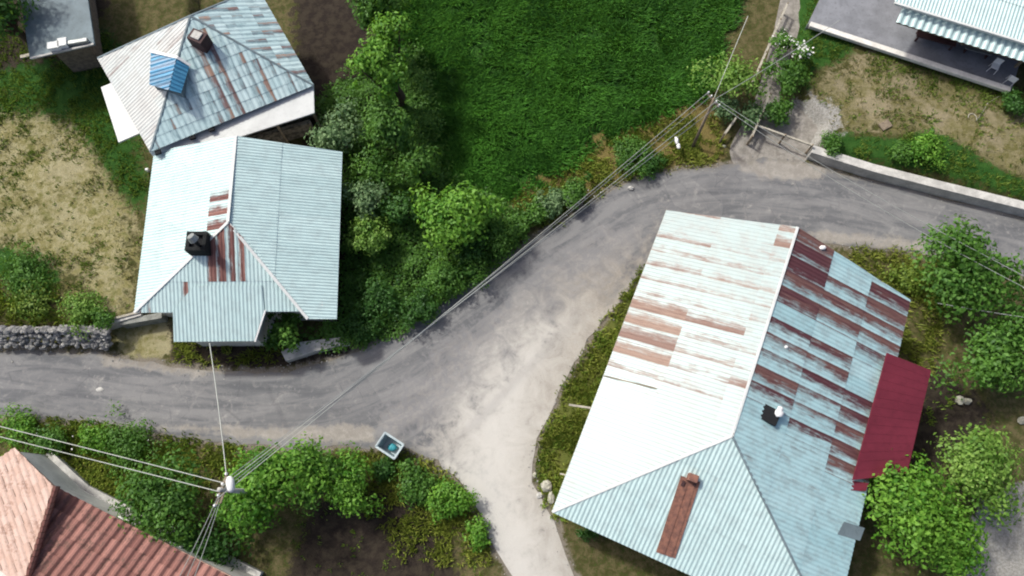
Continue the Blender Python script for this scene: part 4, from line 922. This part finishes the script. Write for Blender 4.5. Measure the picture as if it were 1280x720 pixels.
for (x, y, r, m, lb) in [(100,386,26,'lf_yellow','bright grass clump above the right end of the stone wall'), (42,378,26,'gr_verge','grass clump above the middle of the stone wall'), (32,342,36,'lf_mid','dark green weed patch on the left edge of the dry lawn'), (128,398,14,'lf_mid','small weed clump where the stone wall meets the garden wall')]:
    tree(x, y, r, .6, m, lb, 'weeds', 'weed_clump', leaf=.075, dens=.9, spiky=.6, group=g6)
tree(1204, 336, 58, 4.4, 'lf_mid', 'large green tree in front of the right-hand road', leaf=.13, ncl=36, dens=1.2)
tree(1254, 440, 50, 4.0, 'lf_mid', 'large dark green tree at the right edge, middle of three', leaf=.12, ncl=36, dens=1.1)
tree(1222, 592, 50, 4.0, 'lf_yellow', 'pale yellow-green tree at the bottom right', leaf=.11, ncl=34, spiky=.3)
tree(1140, 630, 56, 4.6, 'lf_bright', 'bright green tree leaning over the barn corner at the bottom right', leaf=.12, ncl=36, dens=1.1)
tree(1190, 690, 40, 3.4, 'lf_bright', 'bright green tree at the bottom edge below its bigger neighbour', leaf=.12)
tree(1136, 352, 22, .9, 'gr_verge', 'low yellow-green weeds left of the large roadside tree', 'weeds', 'weed_clump', leaf=.085, spiky=.6)
tree(1160, 186, 24, 1.1, 'lf_bright', 'bright green shrub on the lawn behind the concrete wall', 'shrub', 'shrub', leaf=.08)
tree(1130, 190, 18, .7, 'lf_mid', 'small green clump left of the shrub behind the concrete wall', 'shrub', 'shrub', leaf=.08)
tree(1040, 178, 16, .6, 'lf_mid', 'small weed clump at the left end of the concrete wall', 'shrub', 'shrub', leaf=.08)
tree(1268, 128, 18, 1.2, 'lf_dark', 'dark bush beside the outer corner of the terrace', 'shrub', 'shrub', leaf=.09)
tree(738, 660, 14, .7, 'lf_dark', 'dark weeds under the bottom left corner of the barn', 'weeds', 'weed_clump', leaf=.08)
tree(-12, 8, 55, 6.5, 'lf_dark', 'dark tree beyond the top left corner beside the grey-roofed outbuilding', leaf=.14, ncl=30)

# ------------------------------------------------------------------ grass and ground cover
def scatter(polys_px, dens, z=0.0, road_clear=-.12):
    out = []
    for pp in polys_px:
        poly = gpoly(smooth_poly(pp, True, 3), z); xs = [q[0] for q in poly]; ys = [q[1] for q in poly]
        n = int((max(xs)-min(xs))*(max(ys)-min(ys))*dens); X = RNG.uniform(min(xs), max(xs), n); Y = RNG.uniform(min(ys), max(ys), n)
        s = sdist(X, Y, poly); pr_ = np.clip(.5+s/1.0, 0, 1); k = (RNG.random(n) < pr_) & (sdist(X, Y, ROAD) < -road_clear) & (sdist(X, Y, PATH) < -.05)
        out.append(np.stack([X[k], Y[k]], -1))
    Q = np.concatenate(out); return Q
def blades(name, Q, mat, hgt, w, per, lean, label=None, clump=.0, cat='grass'):
    n = len(Q)
    if clump:
        v = vnoise(Q[:, 0], Q[:, 1], 1.1, 11)*.6+vnoise(Q[:, 0], Q[:, 1], 2.9, 12)*.4; k = RNG.random(n) < np.clip((v-clump)*5+.35, .05, 1); Q = Q[k]; n = len(Q)
    Z = height(Q[:, 0], Q[:, 1]); B = np.repeat(np.column_stack([Q, Z]), per, 0); m = len(B)
    B[:, :2] += RNG.normal(size=(m, 2))*.07
    wind = np.repeat(np.stack([vnoise(Q[:, 0], Q[:, 1], .6, 21)-.5, vnoise(Q[:, 0], Q[:, 1], .6, 22)-.5], -1)*1.4, per, 0)
    d = RNG.normal(size=(m, 2))*.7+wind; d /= np.linalg.norm(d, axis=1, keepdims=True)+1e-6
    hh = hgt*RNG.uniform(.5, 1.3, m); ln = lean*RNG.uniform(.4, 1.3, m)*hh; tip = B.copy(); tip[:, 2] += hh; tip[:, :2] += d*ln[:, None]
    mid = B.copy(); mid[:, 2] += hh*.62; mid[:, :2] += d*(ln*.35)[:, None]; pr_ = np.stack([-d[:, 1], d[:, 0], np.zeros(m)], -1)*w*RNG.uniform(.6, 1.3, (m, 1))
    V = np.stack([B-pr_*.5, B+pr_*.5, mid+pr_*.6, tip, mid-pr_*.6], 1).reshape(-1, 3); Fv = np.arange(5*m).reshape(m, 5)
    lc = np.clip(np.repeat(vnoise(Q[:, 0], Q[:, 1], .5, 31)*.5+vnoise(Q[:, 0], Q[:, 1], 2.2, 32)*.4, per)+RNG.normal(size=m)*.24, 0, 1)
    o = npmesh(name, V, Fv, M[mat], None, lc); tag(o, label, cat, kind='stuff'); return o
lushp = [(510,-60),(905,-60),(900,60),(880,118),(820,146),(740,182),(690,222),(610,252),(560,215)]
blades('field_grass', scatter([lushp], 105), 'gr_lush', .30, .046, 4, 1.3, 'tall lush dark green field grass', .36)
blades('lawn_grass', scatter([[(-140,60),(130,40),(180,190),(190,260),(160,250),(120,190),(60,150),(-140,150)], [(1020,168),(1110,178),(1170,170),(1250,215),(1330,250),(1330,258),(1180,222),(1040,186)], [(1000,-60),(1060,40),(1060,70),(1020,90),(1000,110)], [(1100,95),(1270,150),(1330,160),(1330,100),(1270,115),(1100,60)]], 60, .6), 'gr_verge', .14, .035, 3, .9, 'short green lawn grass', .4)
blades('dry_grass', scatter([[(-140,130),(60,130),(130,170),(160,230),(176,300),(165,400),(125,404),(60,395),(-140,400)], [(1010,95),(1090,70),(1150,90),(1270,130),(1330,150),(1330,250),(1250,215),(1170,180),(1110,165),(1040,165)]], 28, .6), 'gr_dry', .10, .03, 3, 1.0, 'sparse dry lawn grass', .5)
verge = [[(-140,525),(0,527),(100,532),(220,550),(300,560),(300,600),(180,620),(120,620),(40,580),(-140,570)], [(420,570),(500,566),(540,580),(590,640),(610,700),(520,700),(470,640),(430,620)], [(640,262),(700,215),(760,178),(830,155),(880,140),(905,190),(860,207),(800,218),(740,247),(680,285)],
 [(672,560),(700,500),(740,440),(790,350),(830,320),(850,420),(770,560),(700,650),(680,620)], [(1060,312),(1140,320),(1180,340),(1170,440),(1140,470),(1100,400)], [(0,360),(120,395),(120,408),(0,408)], [(222,420),(240,415),(350,430),(350,455),(260,455),(225,450)]]
blades('verge_weeds', scatter(verge, 60), 'lf_olive', .22, .045, 4, 1.0, 'rough olive weeds on the road verges', .36, 'weeds')
blades('green_weeds', scatter(verge[3:4]+verge[3:4]+[verge[0], [(680,232),(760,180),(840,160),(880,190),(800,215),(700,272)]], 34), 'gr_verge', .2, .055, 4, 1.0, 'fresh green weeds on the road verges', .5, 'weeds')
# leafy undergrowth under the trees
Q = scatter([[(400,130),(520,60),(560,215),(640,262),(655,300),(560,380),(480,425),(425,440),(370,425),(425,395),(430,200)]], 80)
Zq = height(Q[:, 0], Q[:, 1]); n = len(Q); C = np.repeat(np.column_stack([Q, Zq]), 4, 0); C[:, :2] += RNG.normal(size=(4*n, 2))*.12; C[:, 2] += RNG.uniform(.08, .3, 4*n)+.9*np.clip(vnoise(C[:, 0], C[:, 1], .9, 41)-.3, 0, 1)
NN = RNG.normal(size=(4*n, 3))*.5+np.array([0, 0, 1]); NN /= np.linalg.norm(NN, axis=1, keepdims=True); V, Fv = leaf_quads(C, NN, .09, .6)
tag(npmesh('undergrowth', V, Fv, M['lf_mid'], None, np.clip(RNG.normal(size=4*n)*.25+.5, 0, 1)), 'dark leafy undergrowth beneath the trees', 'undergrowth', kind='stuff')
# flower specks along the roadside and loose pebbles
def specks(name, polys, dens, mat, size, lift, label, cat):
    Q = scatter(polys, dens, 0, .02); Z_ = height(Q[:, 0], Q[:, 1]); n = len(Q); C = np.column_stack([Q, Z_+lift*RNG.uniform(.5, 1.3, n)])
    NN = RNG.normal(size=(n, 3))*.3+np.array([0, 0, 1]); NN /= np.linalg.norm(NN, axis=1, keepdims=True); V, Fv = leaf_quads(C, NN, size, .9); return tag(npmesh(name, V, Fv, M[mat], None), label, cat, kind='stuff')
specks('wildflowers', [[(560,370),(590,355),(500,425),(440,445),(430,440)], [(20,530),(120,540),(180,545),(180,560),(60,560)], [(640,300),(690,265),(740,235),(760,240)]], 3.0, 'flower', .05, .4, 'scattered white wildflowers by the road', 'wildflowers')
R = random.Random(5); mb = MB(); lc = []
for k in range(520):
    a_ = R.choice(ROAD_PX[2:26]+ROAD_PX[31:60]); i = ROAD_PX.index(a_); b_ = ROAD_PX[(i+1) % len(ROAD_PX)]; s = R.random(); q = P(a_[0]+(b_[0]-a_[0])*s+R.gauss(0, 5), a_[1]+(b_[1]-a_[1])*s+R.gauss(0, 5), 0)
    f0 = len(mb.f); mb.blob(q+Vector((0, 0, .02)), R.uniform(.02, .06), R.random(), (1, 1, .6), 5, 3); lc += [R.uniform(.3, 1)]*(len(mb.f)-f0)
tag(mb.build('pebbles', M['stone'], lc=lc), 'loose pebbles along the road edges', 'pebbles', kind='stuff')

blades('yard_weeds', scatter([[(-140,150),(120,170),(165,240),(176,300),(160,400),(60,395),(-140,400)], [(1010,95),(1270,110),(1330,150),(1330,250),(1170,185),(1040,165)], [(380,640),(560,640),(600,740),(380,740)], [(1080,320),(1170,330),(1200,560),(1140,600),(1110,430)]], 22, .3), 'gr_verge', .12, .04, 5, 1.1, 'low green weeds scattered in the yards', .6, 'weeds')
